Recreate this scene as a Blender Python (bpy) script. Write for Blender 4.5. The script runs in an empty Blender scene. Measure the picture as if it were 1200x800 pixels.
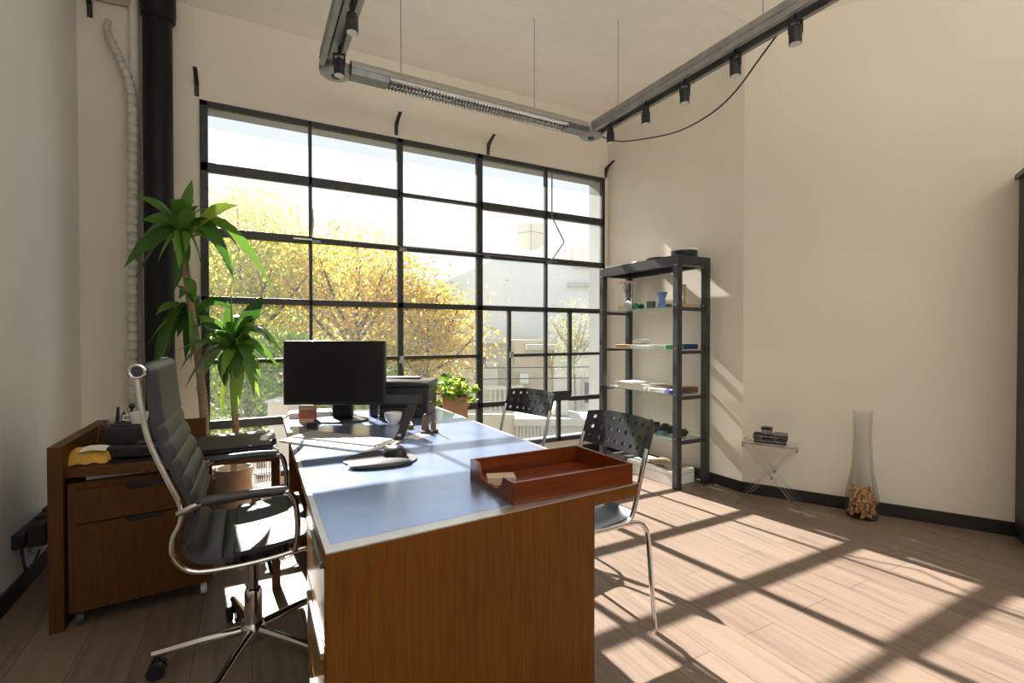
import bpy, bmesh, math, random
from mathutils import Vector, Matrix
random.seed(7)
scene = bpy.context.scene
COL = scene.collection
PI = math.pi
V = Vector

# ------------------------------------------------------------------ materials
def new_mat(name):
    m = bpy.data.materials.new(name); m.use_nodes = True
    nt = m.node_tree; nt.nodes.clear()
    out = nt.nodes.new('ShaderNodeOutputMaterial')
    return m, nt, out

def N(nt, kind, **kw):
    n = nt.nodes.new(kind)
    for k, v in kw.items():
        setattr(n, k, v)
    return n

def ramp(nt, stops):
    r = nt.nodes.new('ShaderNodeValToRGB')
    els = r.color_ramp.elements
    while len(els) < len(stops): els.new(0.5)
    for e, (p, c) in zip(els, stops):
        e.position = p; e.color = (*c, 1)
    return r

def mat(name, col, rough=.5, metal=0., var=.06, scale=12, stretch=(1, 1, 1), bump=0., bscale=None, coat=0., spec=.5, coord='Object'):
    m, nt, out = new_mat(name)
    b = N(nt, 'ShaderNodeBsdfPrincipled')
    b.inputs['Roughness'].default_value = rough
    b.inputs['Metallic'].default_value = metal
    b.inputs['Specular IOR Level'].default_value = spec
    b.inputs['Coat Weight'].default_value = coat
    b.inputs['Coat Roughness'].default_value = .12
    tc = N(nt, 'ShaderNodeTexCoord'); mp = N(nt, 'ShaderNodeMapping')
    mp.inputs['Scale'].default_value = stretch
    nz = N(nt, 'ShaderNodeTexNoise'); nz.inputs['Scale'].default_value = scale
    nz.inputs['Detail'].default_value = 4
    nt.links.new(tc.outputs[coord], mp.inputs['Vector']); nt.links.new(mp.outputs[0], nz.inputs['Vector'])
    lo = tuple(max(0, c * (1 - var)) for c in col); hi = tuple(min(1, c * (1 + var)) for c in col)
    r = ramp(nt, [(.3, lo), (.7, hi)])
    nt.links.new(nz.outputs['Fac'], r.inputs[0]); nt.links.new(r.outputs[0], b.inputs['Base Color'])
    if bump:
        bp = N(nt, 'ShaderNodeBump'); bp.inputs['Strength'].default_value = bump; bp.inputs['Distance'].default_value = .004
        n2 = N(nt, 'ShaderNodeTexNoise'); n2.inputs['Scale'].default_value = bscale or scale * 3; n2.inputs['Detail'].default_value = 5
        nt.links.new(mp.outputs[0], n2.inputs['Vector']); nt.links.new(n2.outputs['Fac'], bp.inputs['Height'])
        nt.links.new(bp.outputs[0], b.inputs['Normal'])
    nt.links.new(b.outputs[0], out.inputs[0])
    return m

def wood(name, dark, light, axis='z', rough=.4, coat=.0, fine=55):
    m, nt, out = new_mat(name)
    b = N(nt, 'ShaderNodeBsdfPrincipled'); b.inputs['Roughness'].default_value = rough
    b.inputs['Coat Weight'].default_value = coat; b.inputs['Coat Roughness'].default_value = .1; b.inputs['Specular IOR Level'].default_value = .32
    tc = N(nt, 'ShaderNodeTexCoord'); mp = N(nt, 'ShaderNodeMapping')
    s = [fine] * 3; s['xyz'.index(axis)] = fine * .035
    mp.inputs['Scale'].default_value = s
    nz = N(nt, 'ShaderNodeTexNoise'); nz.inputs['Scale'].default_value = 1.; nz.inputs['Detail'].default_value = 6; nz.inputs['Roughness'].default_value = .65
    n2 = N(nt, 'ShaderNodeTexNoise'); n2.inputs['Scale'].default_value = 5.
    nt.links.new(tc.outputs['Object'], mp.inputs['Vector']); nt.links.new(mp.outputs[0], nz.inputs['Vector'])
    nt.links.new(tc.outputs['Object'], n2.inputs['Vector'])
    mx = N(nt, 'ShaderNodeMath', operation='MULTIPLY_ADD'); mx.inputs[1].default_value = .25
    nt.links.new(n2.outputs['Fac'], mx.inputs[0]); nt.links.new(nz.outputs['Fac'], mx.inputs[2])
    r = ramp(nt, [(.42, dark), (.78, light)])
    nt.links.new(mx.outputs[0], r.inputs[0]); nt.links.new(r.outputs[0], b.inputs['Base Color'])
    nt.links.new(b.outputs[0], out.inputs[0])
    return m

def thin_glass(name, tint=(.95, .97, .97), refl=.9, haze=0., edge=.0, edgecol=(.6, .8, .72)):
    m, nt, out = new_mat(name)
    tr = N(nt, 'ShaderNodeBsdfTransparent'); tr.inputs[0].default_value = (*tint, 1)
    gl = N(nt, 'ShaderNodeBsdfGlossy'); gl.inputs['Roughness'].default_value = .03
    fr = N(nt, 'ShaderNodeFresnel'); fr.inputs['IOR'].default_value = 1.35
    mu = N(nt, 'ShaderNodeMath', operation='MULTIPLY'); mu.inputs[1].default_value = refl
    nt.links.new(fr.outputs[0], mu.inputs[0])
    mx = N(nt, 'ShaderNodeMixShader')
    nt.links.new(mu.outputs[0], mx.inputs[0]); nt.links.new(tr.outputs[0], mx.inputs[1]); nt.links.new(gl.outputs[0], mx.inputs[2])
    last = mx
    if edge:
        lw = N(nt, 'ShaderNodeLayerWeight'); lw.inputs[0].default_value = .35
        pw = N(nt, 'ShaderNodeMath', operation='POWER'); pw.inputs[1].default_value = 2.
        mu2 = N(nt, 'ShaderNodeMath', operation='MULTIPLY'); mu2.inputs[1].default_value = edge
        nt.links.new(lw.outputs['Facing'], pw.inputs[0]); nt.links.new(pw.outputs[0], mu2.inputs[0])
        df = N(nt, 'ShaderNodeBsdfDiffuse'); df.inputs[0].default_value = (*edgecol, 1)
        m2 = N(nt, 'ShaderNodeMixShader')
        nt.links.new(mu2.outputs[0], m2.inputs[0]); nt.links.new(last.outputs[0], m2.inputs[1]); nt.links.new(df.outputs[0], m2.inputs[2])
        last = m2
    if haze:   # dust on the pane scatters a little of the sunlight
        tl = N(nt, 'ShaderNodeBsdfTranslucent'); tl.inputs[0].default_value = (.9, .9, .88, 1)
        m3 = N(nt, 'ShaderNodeMixShader')
        tc = N(nt, 'ShaderNodeTexCoord'); nz = N(nt, 'ShaderNodeTexNoise'); nz.inputs['Scale'].default_value = 1.6
        nz.inputs['Detail'].default_value = 3
        r = ramp(nt, [(.3, (haze * .6,) * 3), (.75, (haze * 1.3,) * 3)])
        nt.links.new(tc.outputs['Object'], nz.inputs['Vector']); nt.links.new(nz.outputs['Fac'], r.inputs[0])
        nt.links.new(r.outputs[0], m3.inputs[0]); nt.links.new(last.outputs[0], m3.inputs[1]); nt.links.new(tl.outputs[0], m3.inputs[2])
        last = m3
    nt.links.new(last.outputs[0], out.inputs[0])
    return m

def leafmat(name, stops, trans=.45, rough=.45, island=True, scale=3.):
    m, nt, out = new_mat(name)
    r = ramp(nt, stops)
    if island:
        g = N(nt, 'ShaderNodeNewGeometry'); src = g.outputs['Random Per Island']
    else:
        tc = N(nt, 'ShaderNodeTexCoord'); nz = N(nt, 'ShaderNodeTexNoise'); nz.inputs['Scale'].default_value = scale
        nt.links.new(tc.outputs['Object'], nz.inputs['Vector']); src = nz.outputs['Fac']
    nt.links.new(src, r.inputs[0])
    b = N(nt, 'ShaderNodeBsdfPrincipled'); b.inputs['Roughness'].default_value = rough
    t = N(nt, 'ShaderNodeBsdfTranslucent')
    nt.links.new(r.outputs[0], b.inputs['Base Color']); nt.links.new(r.outputs[0], t.inputs[0])
    mx = N(nt, 'ShaderNodeMixShader'); mx.inputs[0].default_value = trans
    nt.links.new(b.outputs[0], mx.inputs[1]); nt.links.new(t.outputs[0], mx.inputs[2])
    nt.links.new(mx.outputs[0], out.inputs[0])
    return m

def floor_mat():
    m, nt, out = new_mat('oak_planks')
    b = N(nt, 'ShaderNodeBsdfPrincipled'); b.inputs['Roughness'].default_value = .45; b.inputs['Specular IOR Level'].default_value = .3
    tc = N(nt, 'ShaderNodeTexCoord'); mp = N(nt, 'ShaderNodeMapping')
    mp.inputs['Rotation'].default_value = (0, 0, PI / 2)
    br = N(nt, 'ShaderNodeTexBrick'); br.offset = .37; br.offset_frequency = 2
    br.inputs['Scale'].default_value = 1.; br.inputs['Brick Width'].default_value = 1.25; br.inputs['Row Height'].default_value = .192
    br.inputs['Mortar Size'].default_value = .0016; br.inputs['Mortar Smooth'].default_value = .3
    br.inputs['Color1'].default_value = (.238, .178, .137, 1); br.inputs['Color2'].default_value = (.205, .150, .113, 1)
    br.inputs['Mortar'].default_value = (.09, .058, .038, 1)
    nt.links.new(tc.outputs['Object'], mp.inputs['Vector']); nt.links.new(mp.outputs[0], br.inputs['Vector'])
    m2 = N(nt, 'ShaderNodeMapping'); m2.inputs['Scale'].default_value = (14, .9, 1)
    nt.links.new(tc.outputs['Object'], m2.inputs['Vector'])
    nz = N(nt, 'ShaderNodeTexNoise'); nz.inputs['Scale'].default_value = 2.2; nz.inputs['Detail'].default_value = 7; nz.inputs['Roughness'].default_value = .62
    nt.links.new(m2.outputs[0], nz.inputs['Vector'])
    r = ramp(nt, [(.28, (.62, .62, .64)), (.5, (.97, .97, .97)), (.72, (1.12, 1.1, 1.08))])
    nt.links.new(nz.outputs['Fac'], r.inputs[0])
    mx = N(nt, 'ShaderNodeMix', data_type='RGBA', blend_type='MULTIPLY'); mx.inputs[0].default_value = 1
    nt.links.new(br.outputs['Color'], mx.inputs[6]); nt.links.new(r.outputs[0], mx.inputs[7])
    nt.links.new(mx.outputs[2], b.inputs['Base Color'])
    bp = N(nt, 'ShaderNodeBump'); bp.inputs['Strength'].default_value = .25; bp.inputs['Distance'].default_value = .002
    nt.links.new(br.outputs['Fac'], bp.inputs['Height']); bp.invert = True
    nt.links.new(bp.outputs[0], b.inputs['Normal'])
    nt.links.new(b.outputs[0], out.inputs[0])
    return m

def ceiling_mat():
    m, nt, out = new_mat('painted_shuttered_concrete')
    b = N(nt, 'ShaderNodeBsdfPrincipled'); b.inputs['Roughness'].default_value = .8
    tc = N(nt, 'ShaderNodeTexCoord')
    br = N(nt, 'ShaderNodeTexBrick'); br.offset = .31
    br.inputs['Scale'].default_value = 1.; br.inputs['Brick Width'].default_value = 2.6; br.inputs['Row Height'].default_value = .21
    br.inputs['Mortar Size'].default_value = .0035; br.inputs['Mortar Smooth'].default_value = .8
    br.inputs['Color1'].default_value = (.95, .90, .82, 1); br.inputs["Color2"].default_value = (.935, .885, .805, 1)
    br.inputs['Mortar'].default_value = (.86, .81, .73, 1)
    nt.links.new(tc.outputs['Object'], br.inputs['Vector'])
    nz = N(nt, 'ShaderNodeTexNoise'); nz.inputs['Scale'].default_value = 2.5; nz.inputs['Detail'].default_value = 5
    nt.links.new(tc.outputs['Object'], nz.inputs['Vector'])
    r = ramp(nt, [(.3, (.95, .95, .95)), (.7, (1.03, 1.03, 1.03))])
    nt.links.new(nz.outputs['Fac'], r.inputs[0])
    mx = N(nt, 'ShaderNodeMix', data_type='RGBA', blend_type='MULTIPLY'); mx.inputs[0].default_value = 1
    nt.links.new(br.outputs['Color'], mx.inputs[6]); nt.links.new(r.outputs[0], mx.inputs[7])
    nt.links.new(mx.outputs[2], b.inputs['Base Color'])
    bp = N(nt, 'ShaderNodeBump'); bp.inputs['Strength'].default_value = .35; bp.inputs['Distance'].default_value = .004; bp.invert = True
    nt.links.new(br.outputs['Fac'], bp.inputs['Height']); nt.links.new(bp.outputs[0], b.inputs['Normal'])
    nt.links.new(b.outputs[0], out.inputs[0])
    return m

def emit(name, col, s):
    m, nt, out = new_mat(name)
    e = N(nt, 'ShaderNodeEmission'); e.inputs[0].default_value = (*col, 1); e.inputs[1].default_value = s
    nt.links.new(e.outputs[0], out.inputs[0]); return m

M = dict(
    plaster=mat('cream_plaster', (.80, .735, .63), .85, var=.025, scale=1.5, bump=.12, bscale=9),
    plaster_left=mat('white_plaster', (.78, .76, .72), .85, var=.03, scale=1.5, bump=.15, bscale=7),
    plaster_out=mat('pale_render_outside', (.33, .325, .315), .9, var=.04, scale=3),
    ceiling=ceiling_mat(), floor=floor_mat(),
    skirting=mat('dark_skirting', (.02, .016, .013), .45, var=.2, scale=5),
    steel=mat('painted_window_steel', (.028, .031, .034), .42, var=.25, scale=18, bump=.05),
    blacksteel=mat('black_powder_coat', (.016, .017, .019), .45, var=.2, scale=20),
    shelfsteel=mat('charcoal_painted_steel', (.035, .038, .042), .42, var=.25, scale=15),
    blackpipe=mat('black_pipe_paint', (.005, .005, .006), .45, var=.25, scale=9, spec=.25),
    whitepipe=mat('cream_pipe_paint', (.74, .70, .62), .5, var=.04),
    hose=mat('white_flex_hose', (.56, .54, .48), .55, var=.06, scale=20),
    chrome=mat('chrome', (.72, .72, .72), .13, 1., var=.03),
    brushed=mat('brushed_aluminium', (.52, .51, .49), .36, 1., var=.08, scale=30),
    zinc=mat('grey_channel_metal', (.20, .20, .195), .42, .85, var=.16, scale=25),
    track=mat('grey_track_metal', (.34, .335, .32), .5, .5, var=.18, scale=12),
    leather=mat('black_leather', (.034, .035, .038), .44, var=.15, scale=40, bump=.15, bscale=260, spec=.6),
    plastic=mat('black_plastic', (.016, .016, .018), .35, var=.15, scale=30),
    plastic_matte=mat('black_matte_plastic', (.02, .02, .022), .6, var=.15, scale=30),
    seatplastic=mat('charcoal_chair_plastic', (.022, .024, .027), .34, var=.15, scale=30),
    screen=mat('black_screen', (.009, .009, .010), .28, var=.05, scale=3, spec=.35),
    white=mat('white_plastic', (.78, .78, .77), .4, var=.02),
    ceramic=mat('white_ceramic', (.80, .79, .76), .2, var=.02),
    paper=mat('white_paper', (.84, .83, .80), .8, var=.03, scale=30),
    greykey=mat('grey_keys', (.42, .42, .42), .5, var=.03),
    kraft=mat('kraft_card', (.48, .33, .19), .8, var=.08, scale=25),
    tinred=mat('red_brown_tin', (.33, .10, .05), .5, var=.3, scale=40),
    deskwood=wood('golden_oak_veneer', (.112, .034, .0016), (.190, .064, .005), 'z', .45, .0, 150),
    deskwood_y=wood('golden_oak_edge', (.22, .10, .018), (.36, .18, .042), 'y', .28, .3, 110),
    credwood=wood('walnut_oak_veneer', (.070, .025, .0025), (.118, .045, .006), 'z', .5, 0, 130),
    credwood_x=wood('walnut_oak_edge', (.082, .030, .0035), (.135, .052, .008), 'x', .4, .1, 120),
    traywood=wood('red_mahogany', (.095, .016, .002), (.185, .038, .005), 'x', .28, .2),
    inlay=mat('sky_tinted_desk_linoleum', (.36, .45, .66), .25, .78, var=.10, scale=5, bump=.02, bscale=90),  # dark top coloured blue and metallic to imitate reflected sky
    credinlay=mat('black_credenza_top', (.02, .021, .024), .3, var=.15, scale=9),
    glass=thin_glass('window_glass', (.96, .975, .97), .7, haze=.012),
    glass_dusty=thin_glass('dusty_window_glass', (.965, .97, .965), .6, haze=.036),
    shelfglass=thin_glass('green_shelf_glass', (.955, .985, .97), .6, edge=.25, edgecol=(.45, .72, .62)),
    acrylic=thin_glass('clear_acrylic', (.95, .96, .96), .8, edge=.4, edgecol=(.95, .95, .94)),
    bottle=thin_glass('clear_bottle_glass', (.985, .99, .985), .28, edge=.07, edgecol=(.9, .91, .9)),
    greenglass=thin_glass('green_glass', (.30, .62, .50), .8, edge=.5, edgecol=(.05, .30, .22)),
    crinkle=thin_glass('clear_plastic_film', (.92, .92, .92), 1., edge=.5, edgecol=(.8, .8, .8)),
    pale=mat('pale_pink_wood', (.78, .55, .44), .5, var=.05),
    blueg=mat('blue_glaze', (.16, .32, .75), .25, var=.2, scale=9),
    stone=mat('speckled_stone', (.12, .11, .10), .6, var=.6, scale=70),
    brass=mat('aged_brass', (.35, .27, .10), .4, .8, var=.2),
    green=mat('green_card', (.06, .33, .09), .5), blue=mat('navy_card', (.02, .05, .17), .45),
    violet=mat('violet_foil', (.10, .04, .50), .35), orange=mat('orange_card', (.62, .28, .10), .6),
    brown=mat('brown_leather', (.16, .075, .04), .5, var=.25), tan=mat('tan_card', (.55, .42, .28), .7),
    greyblue=mat('grey_blue_plastic', (.16, .24, .32), .4), greydark=mat('dark_grey_plastic', (.06, .06, .065), .45, var=.2),
    yellow=mat('yellow_bubble_envelope', (.72, .40, .06), .6, var=.1, scale=20, bump=.5, bscale=60),
    trunk=mat('dracaena_cane', (.30, .20, .13), .8, var=.35, scale=30, stretch=(1, 1, 4), bump=.6, bscale=40),
    potclay=mat('pale_clay_pot', (.74, .66, .54), .75, var=.10, scale=14, bump=.2),
    soil=mat('potting_soil', (.035, .024, .017), .95, var=.5, scale=60, bump=.8),
    terracotta=mat('raw_wood_planter', (.46, .27, .16), .75, var=.15, scale=14, bump=.2),
    dleaf=leafmat('dracaena_leaf', [(.05, (.035, .095, .016)), (.4, (.075, .185, .024)), (.8, (.17, .34, .042)), (1., (.34, .47, .06))], .42, .38),
    pleaf=leafmat('pothos_leaf', [(.1, (.12, .24, .03)), (.6, (.32, .48, .06)), (1., (.62, .66, .16))], .5),
    trim=mat('pale_edge_metal', (.74, .71, .68), .34, .85, var=.06, scale=20),
    cork=mat('cork', (.50, .28, .14), .85, var=.35, scale=60),
    acwhite=mat('cream_ac_plastic', (.78, .72, .58), .45, var=.05),
    lens=mat('lamp_lens', (.75, .72, .66), .3, var=.02),
    bark=mat('tree_bark', (.10, .075, .055), .9, var=.4, scale=12),
    bark_pale=mat('pale_bark', (.30, .27, .24), .9, var=.3, scale=12),
    soilout=mat('garden_ground', (.12, .12, .07), .95, var=.4, scale=1.5),
    renderwall=mat('beige_render', (.60, .52, .40), .9, var=.08, scale=2),
    renderpale=mat('pale_render', (.74, .71, .66), .9, var=.05, scale=2),
    greyparty=mat('grey_party_wall', (.82, .80, .78), .9, var=.05, scale=.8),
    whitestone=mat('white_stone', (.56, .53, .47), .8, var=.05, scale=5),
    darkwin=mat('dark_window', (.10, .11, .12), .2),
    wire=mat('wire', (.05, .05, .05), .6), camtrim=mat('silver_trim', (.22, .20, .18), .45, .3, var=.6, scale=90),
)
def autumn(name, stops): return leafmat(name, stops, .72, .6)
M['leaf_gold'] = autumn('golden_autumn_leaf', [(0, (.44, .39, .055)), (.35, (.66, .53, .085)), (.7, (.82, .61, .10)), (1, (.82, .48, .10))])
M['leaf_lime'] = autumn('yellow_green_leaf', [(0, (.33, .41, .065)), (.4, (.56, .57, .10)), (.75, (.78, .66, .13)), (1, (.80, .58, .13))])
M['leaf_green'] = autumn('green_leaf', [(0, (.20, .36, .06)), (.5, (.42, .58, .11)), (1, (.80, .76, .17))])
M['leaf_pale'] = autumn('pale_sparse_leaf', [(0, (.36, .36, .12)), (.6, (.55, .52, .22)), (1, (.70, .62, .30))])

# ------------------------------------------------------------------ mesh builder
class MB:
    def __init__(s, X=None):
        s.v = []; s.f = []; s.X = X
    def add(s, vs, fs):
        b = len(s.v)
        s.v += [s.X @ V(p) if s.X else V(p) for p in vs]
        s.f += [tuple(i + b for i in f) for f in fs]
    def box(s, x0, x1, y0, y1, z0, z1, R=None):
        vs = [V((x, y, z)) for z in (z0, z1) for y in (y0, y1) for x in (x0, x1)]
        if R: vs = [R @ p for p in vs]
        s.add(vs, [(0, 2, 3, 1), (4, 5, 7, 6), (0, 1, 5, 4), (2, 6, 7, 3), (0, 4, 6, 2), (1, 3, 7, 5)])
        return s
    def cbox(s, c, size, rz=0, rx=0, ry=0):
        R = Matrix.Translation(V(c)) @ Matrix.Rotation(rz, 4, 'Z') @ Matrix.Rotation(ry, 4, 'Y') @ Matrix.Rotation(rx, 4, 'X')
        a, b, d = [k / 2 for k in size]
        return s.box(-a, a, -b, b, -d, d, R)
    def prism(s, poly, z0, z1, axis='z', R=None):
        n = len(poly)
        def p3(p, z):
            q = V((p[0], p[1], z)) if axis == 'z' else V((p[0], z, p[1])) if axis == 'y' else V((z, p[0], p[1]))
            return R @ q if R else q
        vs = [p3(p, z0) for p in poly] + [p3(p, z1) for p in poly]
        s.add(vs, [tuple(range(n - 1, -1, -1)), tuple(range(n, 2 * n))] + [(i, (i + 1) % n, n + (i + 1) % n, n + i) for i in range(n)])
        return s
    def tube(s, path, r, n=10, closed=False, cap=True):
        P = [V(p) for p in path]; m = len(P)
        rs = r if isinstance(r, (list, tuple)) else [r] * m
        T = []
        for i in range(m):
            a = P[(i - 1) % m] if (closed or i > 0) else P[i]
            b = P[(i + 1) % m] if (closed or i < m - 1) else P[i]
            T.append((b - a).normalized() if (b - a).length > 1e-9 else V((0, 0, 1)))
        u = T[0].orthogonal().normalized(); vs = []
        for i in range(m):
            u = (u - T[i] * u.dot(T[i]))
            u = u.normalized() if u.length > 1e-6 else T[i].orthogonal().normalized()
            w = T[i].cross(u)
            vs += [P[i] + (u * math.cos(2 * PI * k / n) + w * math.sin(2 * PI * k / n)) * rs[i] for k in range(n)]
        fs = []
        for i in range(m if closed else m - 1):
            a = i * n; b = ((i + 1) % m) * n
            fs += [(a + k, a + (k + 1) % n, b + (k + 1) % n, b + k) for k in range(n)]
        if not closed and cap:
            fs += [tuple(range(n - 1, -1, -1)), tuple((m - 1) * n + k for k in range(n))]
        s.add(vs, fs); return s
    def cyl(s, a, b, r, r2=None, n=16):
        return s.tube([a, b], [r, r if r2 is None else r2], n)
    def lathe(s, c, prof, n=24, R=None):
        c = V(c); vs = []; fs = []
        for (r, z) in prof:
            for k in range(n):
                q = V((r * math.cos(2 * PI * k / n), r * math.sin(2 * PI * k / n), z))
                vs.append(c + (R @ q if R else q))
        for i in range(len(prof) - 1):
            a, b = i * n, (i + 1) * n
            fs += [(a + k, a + (k + 1) % n, b + (k + 1) % n, b + k) for k in range(n)]
        if prof[0][0] > 1e-5: fs.append(tuple(range(n - 1, -1, -1)))
        if prof[-1][0] > 1e-5: fs.append(tuple((len(prof) - 1) * n + k for k in range(n)))
        s.add(vs, fs); return s
    def ball(s, c, r, n=14, m=8, R=None):
        r = r if isinstance(r, (tuple, list)) else (r, r, r); c = V(c); vs = []; fs = []
        for i in range(m + 1):
            t = PI * i / m
            for k in range(n):
                p = 2 * PI * k / n
                q = V((r[0] * math.sin(t) * math.cos(p), r[1] * math.sin(t) * math.sin(p), r[2] * math.cos(t)))
                vs.append(c + (R @ q if R else q))
        for i in range(m):
            a, b = i * n, (i + 1) * n
            fs += [(a + k, b + k, b + (k + 1) % n, a + (k + 1) % n) for k in range(n)]
        s.add(vs, fs); return s
    def grid(s, fn, nu, nv):
        vs = [V(fn(i / nu, j / nv)) for i in range(nu + 1) for j in range(nv + 1)]
        fs = [(i * (nv + 1) + j, (i + 1) * (nv + 1) + j, (i + 1) * (nv + 1) + j + 1, i * (nv + 1) + j + 1) for i in range(nu) for j in range(nv)]
        s.add(vs, fs); return s

def build(name, mb, m, parent=None, world=True, bevel=0., smooth=True, angle=35, solid=0., weld=True, fixn=True, origin=None):
    vs = mb.v
    if parent is not None and world:
        inv = world_of(parent).inverted()
        vs = [inv @ p for p in vs]
    loc = V((0, 0, 0))
    if parent is None:
        if origin is None:
            lo = V([min(p[i] for p in vs) for i in range(3)]); hi = V([max(p[i] for p in vs) for i in range(3)])
            loc = V(((lo.x + hi.x) / 2, (lo.y + hi.y) / 2, lo.z))
        else:
            loc = V(origin)
        vs = [p - loc for p in vs]
    me = bpy.data.meshes.new(name)
    me.from_pydata([tuple(p) for p in vs], [], mb.f)
    if weld or fixn:
        bm = bmesh.new(); bm.from_mesh(me)
        if weld: bmesh.ops.remove_doubles(bm, verts=bm.verts, dist=1e-5)
        if fixn: bmesh.ops.recalc_face_normals(bm, faces=bm.faces)
        bm.to_mesh(me); bm.free()
    if smooth:
        me.polygons.foreach_set('use_smooth', [True] * len(me.polygons))
        me.set_sharp_from_angle(angle=math.radians(angle))
    me.materials.append(m if not isinstance(m, str) else M[m])
    o = bpy.data.objects.new(name, me); COL.objects.link(o)
    o.location = loc
    if parent is not None: o.parent = parent
    if solid:
        sm = o.modifiers.new('solid', 'SOLIDIFY'); sm.thickness = abs(solid); sm.offset = 0 if solid > 0 else -1
    if solid:
        es = o.modifiers.new('crisp_edges', 'EDGE_SPLIT'); es.split_angle = math.radians(38)
    if bevel:
        bv = o.modifiers.new('bevel', 'BEVEL'); bv.width = bevel; bv.segments = 2; bv.limit_method = 'ANGLE'; bv.angle_limit = math.radians(40)
    return o

def world_of(o):
    m = Matrix.Identity(4)
    while o is not None:
        m = Matrix.Translation(o.location) @ Matrix.Rotation(o.rotation_euler.z, 4, 'Z') @ m
        o = o.parent
    return m

def tag(o, label, cat, group=None):
    o['label'] = label; o['category'] = cat
    if group: o['group'] = group
    return o

def thing(name, label, cat, loc=(0, 0, 0), rz=0., group=None):
    o = bpy.data.objects.new(name, None); COL.objects.link(o)
    o.empty_display_size = .1
    o.location = loc; o.rotation_euler = (0, 0, rz)
    return tag(o, label, cat, group)

def struct(name, mb=None, m=None, **kw):
    if mb is None:
        o = bpy.data.objects.new(name, None); COL.objects.link(o)
    else:
        o = build(name, mb, m, origin=(0, 0, 0), **kw)
    o['kind'] = 'structure'; return o

def one(name, label, cat, mb, m, group=None, **kw):
    return tag(build(name, mb, m, **kw), label, cat, group)

def dup(root, loc, rz, label=None, group=None):
    r = root.copy(); COL.objects.link(r); r.location = loc; r.rotation_euler = (0, 0, rz)
    if label: r['label'] = label
    if group: r['group'] = group
    for ch in list(root.children):
        c = ch.copy(); COL.objects.link(c); c.parent = r
        for g in ch.children:
            d = g.copy(); COL.objects.link(d); d.parent = c
    return r

def smooth_path(pts, n=6):
    P = [V(p) for p in pts]; out = []
    for i in range(len(P) - 1):
        p0 = P[max(i - 1, 0)]; p1 = P[i]; p2 = P[i + 1]; p3 = P[min(i + 2, len(P) - 1)]
        for k in range(n):
            t = k / n
            out.append(.5 * ((2 * p1) + (p2 - p0) * t + (2 * p0 - 5 * p1 + 4 * p2 - p3) * t * t + (3 * p1 - p0 - 3 * p2 + p3) * t ** 3))
    out.append(P[-1]); return out

# ------------------------------------------------------------------ the room
YW = 4.017; XL = -.95; XR = 3.314; YB = 2.417; H = 3.47; YR = -2.2
W2 = V((.542, -1., 0)).normalized()          # direction of the angled right wall
tE = (YB - YR) / -W2.y
XE = XR + W2.x * tE
WX0, WX1, WZ0, WZ1 = -.297, 3.268, .15, 2.838    # window opening

room = [(XL, YR), (XE, YR), (XR, YB), (XR, YW), (XL, YW)]
ext = [(XL - .25, YR - .2), (XE + .4, YR - .2), (XR + .3, YB), (XR + .3, YW + .3), (XL - .25, YW + .3)]
struct('floor', MB().prism(ext, -.2, 0), 'floor', smooth=False)
struct('ceiling', MB().prism(ext, H, H + .25), 'ceiling', smooth=False)
struct('wall_left', MB().box(XL - .2, XL, YR - .2, YW + .3, 0, H), 'plaster_left', smooth=False)
w = MB()
w2_ = MB()
for m_, ya, yb in ((w, YW, YW + .06), (w2_, YW + .06, YW + .255)):
    m_.box(XL, WX0, ya, yb, 0, H).box(WX1, XR + .3, ya, yb, 0, H)
    m_.box(WX0, WX1, ya, yb, WZ1, H).box(WX0, WX1, ya, yb, 0, WZ0)
struct('wall_front', w, 'plaster', smooth=False)
struct('wall_front_outside', w2_, 'plaster_out', smooth=False)
struct('wall_right', MB().box(XR, XR + .3, YB, YW, 0, H), 'plaster', smooth=False)
n2 = V((-W2.y, W2.x, 0))
a = V((XR, YB, 0)); b = a + W2 * (tE + .3)
struct('wall_right_angled', MB().prism([a[:2], b[:2], (b + n2 * .2)[:2], (a + n2 * .2)[:2]], 0, H), 'plaster', smooth=False)
RX0, RX1, RZ0, RZ1 = -.5, 3.3, .9, 3.2
w = MB()
w.box(XL, RX0, YR - .2, YR, 0, H).box(RX1, XE + .2, YR - .2, YR, 0, H)
w.box(RX0, RX1, YR - .2, YR, RZ1, H).box(RX0, RX1, YR - .2, YR, 0, RZ0)
struct('wall_rear', w, 'plaster', smooth=False)
wb = struct('added_rear_window')  # unseen rear window, added as an opening for the fill lamp
f = MB()
for x in (RX0, RX0 + .94, RX0 + 1.88, RX0 + 2.82, RX1 - .05): f.box(x, x + .05, YR - .12, YR - .07, RZ0, RZ1)
for z in (RZ0, RZ1 - .05): f.box(RX0, RX1, YR - .12, YR - .07, z, z + .05)
build('window_frame', f, 'steel', wb)
build('glass', MB().box(RX0, RX1, YR - .1, YR - .094, RZ0, RZ1), 'glass', wb, smooth=False)
# skirting
sk = MB().box(XR - .014, XR, YB, YW, 0, .083)
q = n2 * -.014
sk.prism([a[:2], (a + W2 * tE)[:2], (a + W2 * tE + q)[:2], (a + q)[:2]], 0, .083)
struct('baseboard_right', sk, 'skirting', smooth=False)
struct('baseboard_left', MB().box(XL, XL + .014, YR, YW, 0, .083), 'skirting', smooth=False)
struct('baseboard_front', MB().box(XL + .014, WX0, YW - .014, YW, 0, .083).box(WX0, WX1, YW - .014, YW, 0, .083), 'skirting', smooth=False)

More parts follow.
